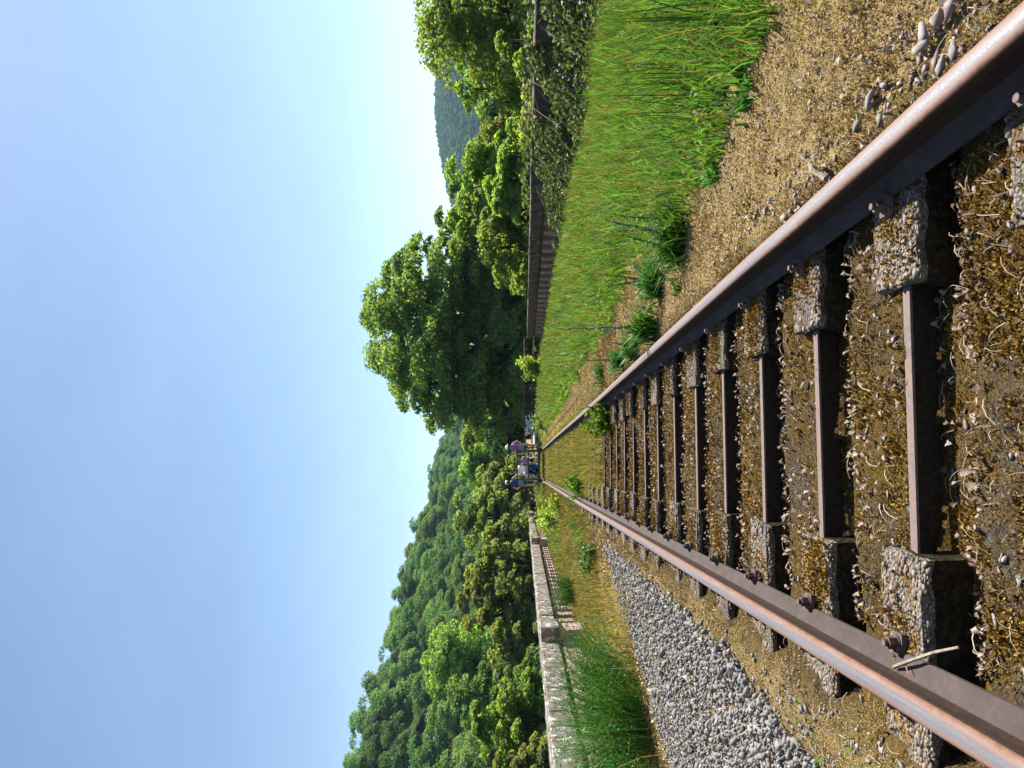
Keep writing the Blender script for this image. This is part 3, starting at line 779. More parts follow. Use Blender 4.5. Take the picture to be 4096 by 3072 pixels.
V, F = leaf_cards(c, unit(rgs.normal(0, .6, c.shape) + np.array([0, 0, 1.])), rgs.uniform(.015, .05, len(p)) * np.clip(p[:, 1] / 5, 1, 3), rgs, .7)
tag(link('ground_cover', np_mesh('ground_cover', V, [F], M['bushleaf'])), 'small broad leaves of clover and weeds among the meadow grass', 'ground cover', kind='stuff')
grass('grass', 22000, 1.4, 6.7, 1.8, 40, .15, .5, M['grass_mid'], 'yellowing seed stems among the tall grass', edge, 1.1, .006, .25)
grass('grass', 7000, 1.5, 6.4, 1.9, 14, .1, .42, M['grass_dry'], 'pale dead stems in patches of the near meadow', lambda x, y: edge(x, y) & (fbm(x * 1.1, y * 1.1, 63, 3) > .5), 1.3, .006, .4)
grass('grass', 9000, 1.5, 6.4, 2, 20, .1, .3, M['weed'], 'dark green leafy patches in the near meadow', lambda x, y: edge(x, y) & (fbm(x * 1.3 + 4, y * 1.3, 67, 3) > .53), 1.3, .014, .6)
grass('grass', 9000, 1.2, 6.6, 7, 40, .1, .4, M['grass_dry'], 'dry straw-coloured stems in the far meadow', edge, 1.1, .005, .3)
grass('grass', 5200, 1.05, 2.1, 1.8, 10, .04, .2, M['grass_dry'], 'thin straw-coloured grass at the ragged edge of the meadow', lambda x, y: fbm(x * 2.5, y * 2.5, 27, 3) + .35 * (x - 1.5) > .44, 1.4, .004, .5)
grass('grass', 2600, 1.0, 1.9, 1.8, 10, .02, .10, M['bushleaf'], 'small green sprouts at the ragged edge of the meadow', lambda x, y: fbm(x * 2.5, y * 2.5, 29, 3) + .3 * (x - 1.5) > .47, 1.4, .006, .7)
grass('grass', 12000, .85, 1.9, 9, 45, .04, .2, M['grass_mid'], 'low verge grass beside the rail', lambda x, y: rgs.random(len(x)) < .1 + .9 * sstep(11, 18, y), 1.2, .006)
grass('grass', 22000, -.7, .7, 9, 70, .04, .2, M['grass_mid'], 'low green and dry grass filling the track', lambda x, y: rgs.random(len(x)) < sstep(9, 14, y), 1.3, .006)
grass('grass', 9000, -.7, .7, 10, 45, .03, .16, M['grass_dry'], 'straw-coloured grass in the middle of the far track', None, 1.3, .005)
grass('grass', 26000, -4.1, -.9, 10.5, 70, .05, .22, M['grass_mid'], 'verge grass between the brick parapet and the track', lambda x, y: rgs.random(len(x)) < sstep(10, 14, y), 1.4, .007)
grass('grass', 9000, -4.1, -1.6, 8, 50, .05, .24, M['grass_dry'], 'ochre dried grass along the foot of the brick parapet', None, 1.3, .006)
grass('grass', 7000, -4.1, -1.2, 13, 60, .08, .34, M['grass'], 'fresh green tufts along the brick parapet', lambda x, y: fbm(x * .8, y * .4, 91, 2) > .42, 1.3, .008)
grass('grass', 900, -2.6, -.95, 1.9, 9, .02, .08, M['bushleaf'], 'sparse green sprouts in the gravel and moss', lambda x, y: fbm(x * 2, y * 2, 33, 2) > .42, 1.3, .005, .6)

# ------------------------------------------------------------------ single plants
rp = np.random.default_rng(41)
def spot(x, y): return (x, y, float(ground_h(x, y)) - .01)
def rush(x, y, h, n, label):
    o = empty('rush_clump', spot(x, y)); tag(o, label, 'rush', 'rush clumps in the meadow grass')
    p = np.column_stack([rp.normal(0, .07, (n, 2)), np.zeros(n)])
    V, a, b, c = blades(p, rp.uniform(.6, 1, n) * h, rp, .007, .02)
    link('stem', np_mesh('stem', V, [a, b, c], M['rush']), o)
for a in [(2.25, 3.45, .72, 20, 'dark thin rush clump at the edge of the picture in bright grass'),
          (1.95, 3.8, .66, 16, 'dark rush clump with long straight stems near the moss strip'),
          (2.2, 3.95, .7, 20, 'dark rush clump behind the one near the moss strip'),
          (2.75, 4.3, .66, 16, 'dark rush clump deep in the bright grass near the ivy')]: rush(*a)
def weed(x, y, h, w, spikes, label, n=240, flowers=True):
    """viper's bugloss: rosette of long leaves, upright leafy spikes with small blue flowers"""
    o = empty('bugloss_plant', spot(x, y)); tag(o, label, 'weed', 'viper bugloss plants beside the rail')
    p = np.column_stack([rp.normal(0, w * .4, (n, 2)), rp.uniform(0, h * .12, n)])
    V, a, b, c = blades(p, rp.uniform(.12, .3, n) * min(1.2, h / .5), rp, .017, .75)
    link('leaves', np_mesh('leaves', V, [a, b, c], M['weed']), o)
    for (sx, sy, hh) in spikes:
        st = MB(); base = Vector((sx, sy, 0)); top = base + Vector((rp.normal(0, .06), rp.normal(0, .05), hh))
        st.tube([base, base.lerp(top, .5) + Vector((.01, 0, 0)), top], [.005, .004, .0015], 5)
        so = st.build('flower_spike', M['weed'], o)
        m_ = 70; t = rp.uniform(.1, 1, m_); q = np.array(base)[None] * (1 - t[:, None]) + np.array(top)[None] * t[:, None]
        V, a, b, c = blades(q, .045 * (1.3 - t), rp, .008, 1.0); link('spike_leaves', np_mesh('spike_leaves', V, [a, b, c], M['weed']), so)
        if flowers and hh > .54:
            t = rp.uniform(.35, .9, 36); q = np.array(base)[None] * (1 - t[:, None]) + np.array(top)[None] * t[:, None] + rp.normal(0, .012, (36, 3))
            V, F = scatter_solid(ICO1, q, rp.uniform(.005, .009, 36), rp, .1, (1, .8, .8)); link('blossom', np_mesh('blossom', V, [F], M['blue_petals']), so)
weed(1.42, 4.6, .45, .24, [(.0, .05, .55), (-.08, .1, .42), (.1, .0, .40)], 'big dark green weed with flower spikes where moss meets grass', 420)
weed(1.30, 5.35, .42, .16, [(.0, 0, .5), (.05, .06, .42)], 'dark green weed beside the biggest one, a little farther off')
weed(.98, 5.55, .5, .12, [(0, 0, .78), (.03, .05, .3)], 'weed with the tallest blue flower spike close beside the rail', 170)
weed(.97, 6.5, .35, .11, [(.02, .03, .25)], 'low leafy weed against the rail between two flowering ones', 150)
weed(1.0, 7.4, .35, .12, [(.0, 0, .5)], 'weed with a thin leaning spike beside the rail farther along', 150)
weed(1.1, 9.2, .3, .14, [], 'leafy weed beside the rail, just before the track overgrows', 130, False)
weed(1.08, 4.72, .16, .05, [], 'small lone tuft of leaves on the ochre moss', 22, False)
weed(1.62, 3.15, .18, .13, [], 'pale green rosette at the edge of the tall grass', 60, False)
weed(1.5, 3.75, .16, .1, [], 'grey-green rosette on the ochre moss', 60, False)
def seedling(x, y, h, w, label, n=260, size=.06, mat='bushleaf', name='young_shrub'):
    o = empty(name, spot(x, y)); tag(o, label, 'shrub')
    st = MB(); tips = []
    for i in range(9):
        a = rp.uniform(0, 6.28); tip = Vector((math.cos(a) * w * rp.uniform(.2, 1), math.sin(a) * w * rp.uniform(.2, 1), h * rp.uniform(.5, 1)))
        st.tube([(0, 0, 0), tip * .5 + Vector((0, 0, h * .12)), tip], [.006, .004, .002], 4); tips.append(tip)
    st.build('stem', M['wood'], o)
    t = np.array([tips[i] for i in rp.integers(0, 9, n)]); k = rp.uniform(.35, 1.05, n)[:, None]
    c = t * k + rp.normal(0, w * .16, (n, 3)); c[:, 2] = np.maximum(c[:, 2], .03)
    nr = unit(rp.normal(0, .6, (n, 3)) + np.array([0, 0, 1.]))
    V, F = leaf_cards(c, nr, rp.uniform(.6, 1.3, n) * size, rp, .75); link('foliage', np_mesh('foliage', V, [F], M[mat]), o); return o
seedling(.46, 9.3, .42, .3, 'bright green leafy shrub growing inside the rail next to the meadow', 420, .075)
seedling(-.50, 13.2, .38, .28, 'bright green leafy shrub growing inside the rail next to the gravel', 300, .085)
seedling(-1.55, 11.6, .3, .35, 'dark leafy weed patch at the end of the gravel', 260, .07, 'weed')
seedling(-1.25, 20, .4, .4, 'low green shrub between the rail and the brick parapet', 220, .12, 'leaf_bright')
seedling(4.6, 33.0, 1.35, .8, 'bright sapling in front of the rusty railing', 900, .16, 'leaf_bright', 'sapling')
seedling(1.75, 30, .5, .5, 'dark green tuft beside the rail near the rail cart', 260, .15, 'leaf_olive')
seedling(-1.9, 24, .6, .7, 'green shrub on the verge before the far brick parapet', 300, .14, 'leaf_bright')
seedling(-2.3, 31, .7, .8, 'dark green shrub on the verge level with the rail cart', 300, .16, 'leaf_olive')
o = seedling(2.35, 41, .75, .55, 'bush with white flower heads right of the rail cart', 260, .16, 'leaf_bright', 'flowering_bush')
q = np.column_stack([rp.normal(0, .35, (70, 2)), rp.uniform(.35, .85, 70)]); V, F = scatter_solid(ICO1, q, rp.uniform(.05, .09, 70), rp, .15, (1, 1, .6)); link('flower_heads', np_mesh('flower_heads', V, [F], M['white_petals']), o)['kind'] = 'stuff'

def broom(x, y, h, w, n, label, lean=(0, 0)):
    """broom bush: hundreds of thin whippy stems with tiny leaves"""
    o = empty('broom_bush', spot(x, y)); tag(o, label, 'bush', 'broom bushes before the brick parapet')
    p = np.column_stack([rp.normal(0, w * .2, (n, 2)), rp.uniform(0, h * .05, n)])
    a = np.arctan2(p[:, 1], p[:, 0])
    out = np.hypot(p[:, 0], p[:, 1])
    hh = rp.uniform(.35, 1.0, n) * h * np.where(rp.random(n) < .08, 1.25, 1)
    dirs = np.column_stack([np.cos(a), np.sin(a)]); b = rp.uniform(.1, .75, n) * w
    def P(t): return p + np.column_stack([dirs[:, 0] * b * t ** 1.5 + lean[0] * t * t, dirs[:, 1] * b * t ** 1.5 + lean[1] * t * t, hh * (t - .12 * t * t)])
    ts = [0, .3, .6, .85, 1]; wd = [.004, .0035, .003, .0025, .0012]
    fa = rp.uniform(0, 6.28, n); s = np.column_stack([np.cos(fa), np.sin(fa), np.zeros(n)])
    rows = []
    for t, w_ in zip(ts, wd): q = P(t); rows += [q - s * w_, q + s * w_]
    V = np.stack(rows, 1).reshape(-1, 3); k = np.arange(n)[:, None] * 10
    F = np.concatenate([k + np.array([[2 * i, 2 * i + 1, 2 * i + 3, 2 * i + 2]]) for i in range(4)])
    link('stem', np_mesh('stem', V, [F], M['broom']), o)
    dn = n // 9; pd = np.column_stack([rp.normal(0, w * .3, (dn, 2)), np.zeros(dn)]); Vd, a1, a2, a3 = blades(pd, rp.uniform(.3, .9, dn) * h, rp, .006, .4); link('dead_stalks', np_mesh('dead_stalks', Vd, [a1, a2, a3], M['grass_dry']), o)
    m_ = n * 14; i = rp.integers(0, n, m_); t = rp.uniform(.15, 1, m_)
    q = p[i] + np.column_stack([dirs[i, 0] * b[i] * t ** 1.5 + lean[0] * t * t, dirs[i, 1] * b[i] * t ** 1.5 + lean[1] * t * t, hh[i] * (t - .12 * t * t)])
    q += rp.normal(0, .012, q.shape)
    up = np.column_stack([dirs[i] * .5, np.ones(m_)])
    V, F = leaf_cards(q, unit(rp.normal(0, 1, (m_, 3))), rp.uniform(.02, .045, m_), rp, .35); link('foliage', np_mesh('foliage', V, [F], M['broom']), o)
broom(-2.95, 8.3, 1.18, 1.15, 950, 'large dark green broom bush before the lichen-spotted parapet', (.1, .1))
broom(-3.1, 9.9, .8, .8, 460, 'smaller part-brown broom bush behind the large one')
broom(-3.3, 18.6, .75, .55, 420, 'dark green broom bush against the slotted brick parapet')
broom(-3.45, 7.1, .95, .7, 420, 'broom bush cut by the picture edge near the gravel')

# ------------------------------------------------------------------ parapets
rw = np.random.default_rng(51)
BR = MB(); BR.box((0, 0, 0), (1, 1, 1)); 
def brick_data(mat):
    b = bmesh.new(); bmesh.ops.create_cube(b, size=1)
    me = bpy.data.meshes.new('brick'); b.to_mesh(me); b.free(); me.materials.append(mat); return me
def stone_mesh(L, W, H, r, mat='coping'):
    b = bmesh.new(); bmesh.ops.create_cube(b, size=1); bmesh.ops.scale(b, vec=(W, L, H), verts=b.verts)
    bmesh.ops.bevel(b, geom=b.edges[:], offset=.018, segments=1, affect='EDGES')
    bmesh.ops.subdivide_edges(b, edges=[e for e in b.edges if e.calc_length() > .3], cuts=3, use_grid_fill=True)
    for v in b.verts: v.co += Vector(r.normal(0, .004, 3))
    me = bpy.data.meshes.new('coping_stone'); b.to_mesh(me); b.free(); me.materials.append(M[mat]); return me
SLOPE = -.0036
def parapet(name, x, side, ztop, zbase, y0, y1, cop_h, open_from, open_to, bmat, indiv, pil, label, ind_y0):
    """side: +1 when the track lies towards +x of the wall"""
    o = empty(name, (x, 0, 0)); tag(o, label, 'parapet')
    T = .42
    stones = [stone_mesh(1.19, T + .10, cop_h, rw, 'coping' if side > 0 else 'coping_shaded') for _ in range(5)]
    y = y0; i = 0
    while y < y1:
        zt = ztop + SLOPE * y
        if y < 75:
            link('coping_stone', stones[i % 5], o, (rw.normal(0, .006), y + .6, zt - cop_h / 2 + rw.normal(0, .004)), (0, rw.normal(0, .008), 0 if rw.random() < .5 else math.pi)); y += 1.2
        else:
            L = 8.0; b = MB(); b.box((0, y + L / 2, zt - cop_h / 2), (T + .1, L - .015, cop_h)); b.build('coping_stone', M['coping'], o); y += L
        i += 1
    # dark recessed course under the coping, and a core behind the bricks
    zb = lambda y: ztop + SLOPE * y - cop_h
    core = MB()
    def slab(ya, yb, za, zb0, w, dx=0):
        n = max(1, int((yb - ya) / 10)); ys = np.linspace(ya, yb, n + 1)
        for a, b_ in zip(ys[:-1], ys[1:]):
            d = SLOPE * (a + b_) / 2; core.box((dx, (a + b_) / 2, (za + zb0) / 2 + d), (w, b_ - a, zb0 - za))
    top = ztop - cop_h
    slab(y0, y1, top - .07, top, T - .14)
    rows = 7; rh = (top - .07 - (zbase + .02)) / rows
    slab(y0, y1, zbase - .6, zbase + .02, T)
    slab(open_from, open_to, zbase + .02, top - .07, .08, -side * (T / 2 - .06))
    slab(y0, open_from, zbase + .02, top - .07, T - .03)
    slab(open_to, y1, zbase + .02, top - .07, T - .03)
    core.build('mortar_core', M['mortar'], o)
    B = brick_data(bmat); placed = 0
    rest_p, rest_s = [], []
    def brick(yc, L, z, w, dx):
        nonlocal placed
        loc = (dx + rw.normal(0, .004), yc, z + SLOPE * yc); dim = (w, L - .012, rh - .012)
        if placed < indiv and yc > ind_y0:
            link('brick', B, o, loc, (0, 0, 0), dim); placed += 1
        else: rest_p.append(loc); rest_s.append(dim)
    z0 = zbase + .02 + rh / 2
    def solid(ya, yb):
        for rI in range(rows):
            y = ya - (.11 if rI % 2 else 0)
            while y < yb - .05:
                if y > ya - .05: brick(y + .11, .22, z0 + rI * rh, .1, side * (T / 2 - .045))
                y += .22
    solid(max(y0, ind_y0 - 1), open_from)
    y = open_from; pier, gap = .37, .45
    while y < open_to - pier:
        if not any(abs(y + pier / 2 - pp) < .45 for pp in pil):
            for rI in range(rows): brick(y + gap + pier / 2, pier, z0 + rI * rh, T - .06 + .012 * (rI % 2), 0)
        y += pier + gap
    if rest_p:
        P = np.array(rest_p); S = np.array(rest_s); c = np.array([(-1, -1, -1), (1, -1, -1), (1, 1, -1), (-1, 1, -1), (-1, -1, 1), (1, -1, 1), (1, 1, 1), (-1, 1, 1)]) * .5
        V = (P[:, None] + S[:, None] * c[None]).reshape(-1, 3)
        f = np.array([(3, 2, 1, 0), (4, 5, 6, 7), (0, 1, 5, 4), (1, 2, 6, 5), (2, 3, 7, 6), (3, 0, 4, 7)])
        F = (f[None] + (np.arange(len(P)) * 8)[:, None, None]).reshape(-1, 4)
        bo = link('brickwork', np_mesh('brickwork', V, [F], bmat), o); bo['kind'] = 'stuff'
    for pp in pil:
        zt = ztop + SLOPE * pp
        pb = MB(); pb.box((side * .17, pp, (zt - cop_h + zbase - .5) / 2), (T + .26, .72, zt - cop_h - zbase + .5)); po = pb.build('pilaster', bmat, o)
        cm = link('pilaster_cap', stone_mesh(.86, T + .40, cop_h + .02, rw), po, (side * .17, pp, zt - cop_h / 2 + .006))
    return o
parapet('brick_parapet', -4.22, 1, .76, -.36, 2.0, 168, .40, 17.2, 74, M['brick'], 300, [16.4, 36.4, 56.4, 76.4, 96.4, 116.4], 'sunlit slotted brick parapet with lichen-spotted stone coping beyond the gravel', 8.5)
parapet('brick_parapet', 6.78, -1, .974, -.12, 2.0, 35.4, .33, 14.0, 35.0, M['brick_red'], 170, [], 'shaded slotted brick parapet half covered in ivy beyond the meadow', 16.0)

# ivy and bramble over the right parapet
rv = np.random.default_rng(61)
iv = empty('bramble_thicket', (6.3, 10, -.05)); tag(iv, 'tangle of pale-leaved bramble and ivy climbing over the shaded parapet', 'bramble')
n = 12500
yy = rv.uniform(5.5, 18.0, n); hmax = 1.12 * (1 - sstep(11.5, 18, yy) * .6) * (.6 + .65 * fbm(yy * .7, yy * 0 + 3, 7, 3))
u = rv.random(n) ** .8; z = u * hmax
dep = (1.15 * (1 - z / 1.25) ** 1.2 + .12) * (.4 + .6 * rv.random(n) ** .4)
xx = 6.58 - dep
keep = fbm(yy * 1.6, z * 2.5, 13, 3) > .36
c = np.column_stack([xx, yy, z - .05])[keep]; over = rv.random(len(c)) < .05
c[over, 0] += .5; c[over, 2] = 1.0 + rv.uniform(-.05, .12, over.sum())
nr = unit(rv.normal(0, .7, (len(c), 3)) + np.array([-.35, -.25, .75]))
V, F = leaf_cards(c - np.array([6.3, 10, -.05]), nr, rv.uniform(.05, .12, len(c)), rv, .7); link('foliage', np_mesh('foliage', V, [F], M['bramble']), iv)
sb = MB()
for i in range(60):
    y = rv.uniform(6, 17.5); h = rv.uniform(.4, 1.05) * (1 - float(sstep(13.5, 20.5, y)) * .5)
    p0 = Vector((-rv.uniform(.2, 1), y - 10, 0)); p1 = Vector((.1, y - 10 + rv.normal(0, .3), h)); p2 = Vector((-rv.uniform(.3, .9), y - 10 + rv.normal(0, .5), h * .5))
    sb.tube([p0, p0.lerp(p1, .6) + Vector((0, 0, .15)), p1, p2], [.008, .007, .005, .003], 4)
sb.build('bramble_stems', M['wood'], iv)['kind'] = 'stuff'

# ------------------------------------------------------------------ railing, path, fence at the far end of the right parapet
A, B_ = Vector((6.6, 35.9, -.1)), Vector((2.95, 45.0, -.1))
rl_o = empty('metal_railing', A); tag(rl_o, 'rusty pipe railing with dark bars under the big tree', 'railing')
D = B_ - A; L = D.length; u_ = D.normalized()
for z in (1.08, .58):
    b = MB(); b.tube([Vector((0, 0, z)), D + Vector((0, 0, z - .02))], .035, 8); b.build('rail_pipe', M['rust_pipe'], rl_o)
for i in range(7):
    b = MB(); p = u_ * (L * i / 6); b.tube([p + Vector((0, 0, -.3)), p + Vector((0, 0, 1.1))], .04, 8); b.build('post', M['darkmesh'], rl_o)
for i in range(60):
    b_p = u_ * (L * (.4 + .6 * i / 60)); b = MB(); b.tube([b_p + Vector((0, 0, .02)), b_p + Vector((0, 0, 1.04))], .012, 4); b.build('bar', M['darkmesh'], rl_o)
b = MB(); pts = [(1.75, 33.5), (2.6, 33.8), (3.6, 40), (3.4, 50), (3.0, 70), (1.6, 70), (1.7, 50), (2.1, 40)]
zs = [float(ground_h(x, y)) + .10 for x, y in pts]; b.add([(x, y, z) for (x, y), z in zip(pts, zs)], [tuple(range(8))]); po = b.build('path', M['path']); tag(po, kind='structure')
fo = empty('wooden_fence', (2.6, 52, 0)); tag(fo, 'low wooden rail fence behind the rail cart', 'fence')
b = MB(); b.box((0, 0, .85), (2.4, .06, .14)); b.build('board', M['wood'], fo)
for x in (-1.1, 0, 1.1):
    b = MB(); b.box((x, .07, .45), (.1, .1, .95)); b.build('post', M['wood'], fo)

# ------------------------------------------------------------------ trees
rt = np.random.default_rng(71)
def make_tree(H, rx, ry, zc, rz, nclump, nleaf, lsize, r, trunk_h=None, limbs=14, cl=.30, shape='round', trunk_r=None, gaps=.18):
    """crown of leaf clumps round limb ends; returns crown (V,F) and trunk MB; base of the trunk at the origin"""
    ctr = []
    while len(ctr) < nclump:
        d = r.normal(size=3); d /= np.linalg.norm(d); k = r.uniform(.08, 1) ** .45
        p = d * k
        if shape == 'round' and p[2] < -.55 and r.random() < .6: continue
        ctr.append(p)
    ctr = np.array(ctr)
    wob = 1 + .18 * (fbm(ctr[:, 0] * 2.5 + 7, ctr[:, 2] * 2.5 + ctr[:, 1] * 2, int(r.integers(99)), 2) - .4)
    if shape == 'cone': taper = np.clip(1.05 - .8 * (ctr[:, 2] + 1) / 2, .1, 1); ctr[:, :2] *= taper[:, None]
    C = ctr * wob[:, None] * np.array([rx, ry, rz]) * .86 + np.array([0, 0, zc])
    cr = cl * min(rx, rz) * r.uniform(.6, 1.25, nclump)
    i = r.integers(0, nclump, nclump * nleaf)
    d = unit(r.normal(size=(len(i), 3))); d[:, 2] = np.abs(d[:, 2]) * .9 + d[:, 2] * .1 - .15
    rad = r.uniform(.35, 1, len(i)) ** .45
    pos = C[i] + d * (cr[i] * rad)[:, None] * np.array([1, 1, .8])
    outw = unit(pos - np.array([0, 0, zc - rz * .2]))
    nr = unit(d * .5 + outw * .4 + r.normal(0, .55, d.shape) + np.array([0, 0, .35]))
    V, F = leaf_cards(pos, nr, lsize * r.uniform(.6, 1.35, len(i)), r, .7)
    b = MB(); th = trunk_h or (zc - rz * .55); tr = trunk_r or H * .022
    top = Vector((r.normal(0, .02) * H, r.normal(0, .02) * H, th))
    b.tube([(0, 0, -.5), top * .5, top], [tr * 1.25, tr, tr * .8], 8)
    lead = Vector((top.x, top.y, zc + rz * .55)); b.tube([top, top.lerp(lead, .5) + Vector((r.normal(0, .05) * rx, r.normal(0, .05) * rx, 0)), lead], [tr * .75, tr * .45, tr * .12], 6)
    far = C[np.argsort(-np.linalg.norm((C - np.array([0, 0, zc])) / np.array([rx, ry, rz]), axis=1))]
    for j in range(min(limbs, len(far))):
        e = Vector(far[j * max(1, len(far) // (limbs * 2))]); k = r.uniform(0, .55); s = top.lerp(lead, k)
        if e.z < s.z: s = top.lerp(Vector((0, 0, th * .7)), r.uniform(0, .6))
        mid = s.lerp(e, .5) + Vector((0, 0, .08 * (e - s).length)); lr = tr * .42 * (1 - .4 * k)
        b.tube([s, mid, e], [lr, lr * .6, lr * .15], 5)
        for q in range(2):
            e2 = Vector(C[int(r.integers(nclump))])
            if (e2 - mid).length < .6 * rx: b.tube([mid, mid.lerp(e2, .5) + Vector((0, 0, .04 * rx)), e2], [lr * .45, lr * .3, lr * .08], 4)
    return (V, F), b
def hero(py, vtop, t, hwpx, mat, label, name='broadleaf_tree', depth=.9, zbot=-5.5, nclump=70, nleaf=230, lsize=.2, cl=.32, limbs=14, shape='round', ground=None, group=None, trunk_r=None, cat='tree'):
    base = at(2085, py, t); g = float(terrain_h(base.x, base.y)) if ground is None else ground
    ztop = CAM.z + (2085 - vtop) / FPX * t; rx = hwpx / FPX * t * (1.3 if name == 'broadleaf_tree' else 1.05); nleaf = int(nleaf * 1.35); nclump = int(nclump * 1.3); ztop += .06 * (ztop - zbot)
    zc = (ztop + zbot) / 2; rz = (ztop - zbot) / 2
    (V, F), tb = make_tree(ztop - g, rx, rx * depth, zc - g, rz, nclump, nleaf, lsize, rt, limbs=limbs, cl=cl, shape=shape, trunk_r=trunk_r)
    o = empty(name, (base.x, base.y, g)); tag(o, label, cat, group)
    tb.build('trunk', M['trunk'], o, True)
    link('crown', np_mesh('crown', V, [F], M[mat]), o); return o
G1, G2, G3 = 'trees beyond the ivy-clad parapet', 'trees at the far end of the track', 'trees beyond the sunlit brick parapet'
hero(1315, 1450, 50, 480, 'leaf_big', 'big spreading tree overhanging the far end of the shaded parapet', 'big_tree', .85, -5.0, 300, 210, .27, .15, 44, group=G1, trunk_r=.42)
hero(30, 1640, 28, 330, 'leaf_bright', 'tall bright green tree cut by the picture edge above the ivy', nclump=150, nleaf=190, lsize=.17, cl=.2, group=G1)
hero(330, 1810, 31, 165, 'leaf_bright', 'yellow-green bushy tree between the tall one and the dark one', nclump=60, nleaf=170, lsize=.17, cl=.26, group=G1)
hero(-330, 1560, 30, 300, 'leaf_bright', 'tall green tree just beyond the picture edge', nclump=90, nleaf=150, lsize=.2, cl=.22, group=G1)
hero(405, 1870, 44, 105, 'leaf_dark', 'small dark round tree in front of the blue hill', nclump=60, nleaf=150, lsize=.2, cl=.3, group=G1)
hero(520, 1905, 40, 120, 'leaf_olive', 'low olive bush left of the dark round tree', nclump=40, nleaf=150, lsize=.2, cl=.32, group=G1)
hero(570, 1965, 27, 110, 'leaf_bright', 'lowest bright bush peeping over the shaded parapet', nclump=40, nleaf=170, lsize=.17, group=G1)
hero(690, 1790, 29, 145, 'leaf_bright', 'bright green young tree before the foot of the blue hill', nclump=60, nleaf=190, lsize=.18, cl=.27, group=G1)
hero(840, 1730, 31, 145, 'leaf_bright', 'bright green young tree beside the big tree', nclump=60, nleaf=190, lsize=.18, cl=.27, group=G1)
hero(985, 1800, 28, 140, 'leaf_bright', 'bright leafy shrub in front of the big tree above the coping', nclump=55, nleaf=190, lsize=.17, cl=.28, group=G1)
hero(840, 1790, 58, 90, 'leaf_big', 'mid-green tree between the big tree and the blue hill', nclump=50, nleaf=150, lsize=.28, group=G1)
hero(1640, 1900, 66, 170, 'leaf_dark', 'dark tree in the shade behind the rusty railing', zbot=-1, nclump=60, nleaf=150, lsize=.32, group=G2)
hero(1735, 1850, 78, 90, 'leaf_olive', 'light green tree filling the notch beside the big tree', nclump=45, nleaf=150, lsize=.32, zbot=-1, group=G2)
hero(1850, 1835, 85, 100, 'leaf_bright', 'fresh green tree straight above the rail cart', nclump=60, nleaf=160, lsize=.34, zbot=-1, group=G2, ground=-1)
hero(1930, 1880, 70, 95, 'leaf_olive', 'yellow-green tree above the cart rider in the dark top', nclump=50, nleaf=160, lsize=.3, zbot=-2, group=G2)
hero(2050, 1785, 66, 125, 'leaf_olive', 'light olive tree with fine upright branches behind the far parapet', nclump=80, nleaf=170, lsize=.28, cl=.24, limbs=26, group=G3)
hero(2170, 1900, 50, 95, 'leaf_olive', 'low olive tree left of the upright-branched one', nclump=50, nleaf=160, lsize=.25, group=G3)
hero(2290, 1820, 46, 110, 'leaf_olive', 'olive tree with bare lower limbs above the slotted parapet', nclump=60, nleaf=150, lsize=.22, cl=.26, limbs=24, group=G3)
hero(2400, 1760, 44, 125, 'leaf_olive', 'olive tree with a thin dark trunk above the slotted parapet', nclump=70, nleaf=170, lsize=.22, cl=.26, limbs=18, group=G3)
hero(2560, 1930, 42, 110, 'leaf_olive', 'yellow-green bushy tree above the pilaster', nclump=55, nleaf=170, lsize=.22, group=G3)
hero(2690, 2000, 34, 95, 'leaf_hill2', 'dark scrubby bush behind the lichen-spotted coping', nclump=45, nleaf=150, lsize=.17, group=G3)
hero(2640, 1690, 95, 130, 'leaf_bright', 'bright rounded tree halfway up the wooded hillside', nclump=70, nleaf=150, lsize=.42, zbot=2, group=G3)
hero(2900, 1835, 33, 175, 'leaf_bright', 'big bright green bushy tree above the broom bush', nclump=110, nleaf=190, lsize=.19, cl=.22, group=G3)
hero(2780, 1800, 62, 110, 'leaf_hill2', 'mid-green tree behind the big bright bushy one', nclump=60, nleaf=150, lsize=.3, group=G3)
hero(3050, 1925, 26, 110, 'leaf_olive', 'yellow-green tree at the picture corner over the coping', nclump=60, nleaf=180, lsize=.15, cl=.26, group=G3)
hero(3330, 1850, 30, 200, 'leaf_bright', 'bright tree past the picture edge beyond the coping', nclump=60, nleaf=150, lsize=.2, group=G3)
back = ['behind the tall tree at the picture edge', 'behind the yellow-green bushy tree', 'behind the small dark tree', 'under the blue hill', 'under the end of the blue hill', 'right behind the bright young trees', 'close to the big tree', 'under the big tree']
for i_, (py, vt) in enumerate([(120, 1740), (260, 1830), (430, 1915), (540, 1890), (650, 1820), (760, 1770), (880, 1700), (1020, 1690)]):
    hero(py, vt, 46 + 3 * (i_ % 3), 105, ['leaf_big', 'leaf_bright', 'leaf_hill2'][i_ % 3], 'mid-green tree of the back row ' + back[i_], nclump=60, nleaf=150, lsize=.26, cl=.28, group=G1)
front = ['below the tall edge tree', 'below the dark tree', 'in the middle of the shaded parapet', 'below the bright young trees', 'towards the big tree', 'just before the parapet ends']
for i_, (py, vt) in enumerate([(200, 1945), (440, 2020), (630, 1940), (770, 1890), (910, 1900), (1090, 1960)]):
    hero(py, vt, (24, 25, 26, 27, 29, 33)[i_], 105, ['leaf_bright', 'leaf_olive'][i_ % 2 if i_ < 2 else 0], 'leafy bush looking over the coping ' + front[i_], nclump=50, nleaf=170, lsize=.15, cl=.3, zbot=-3, group=G1)
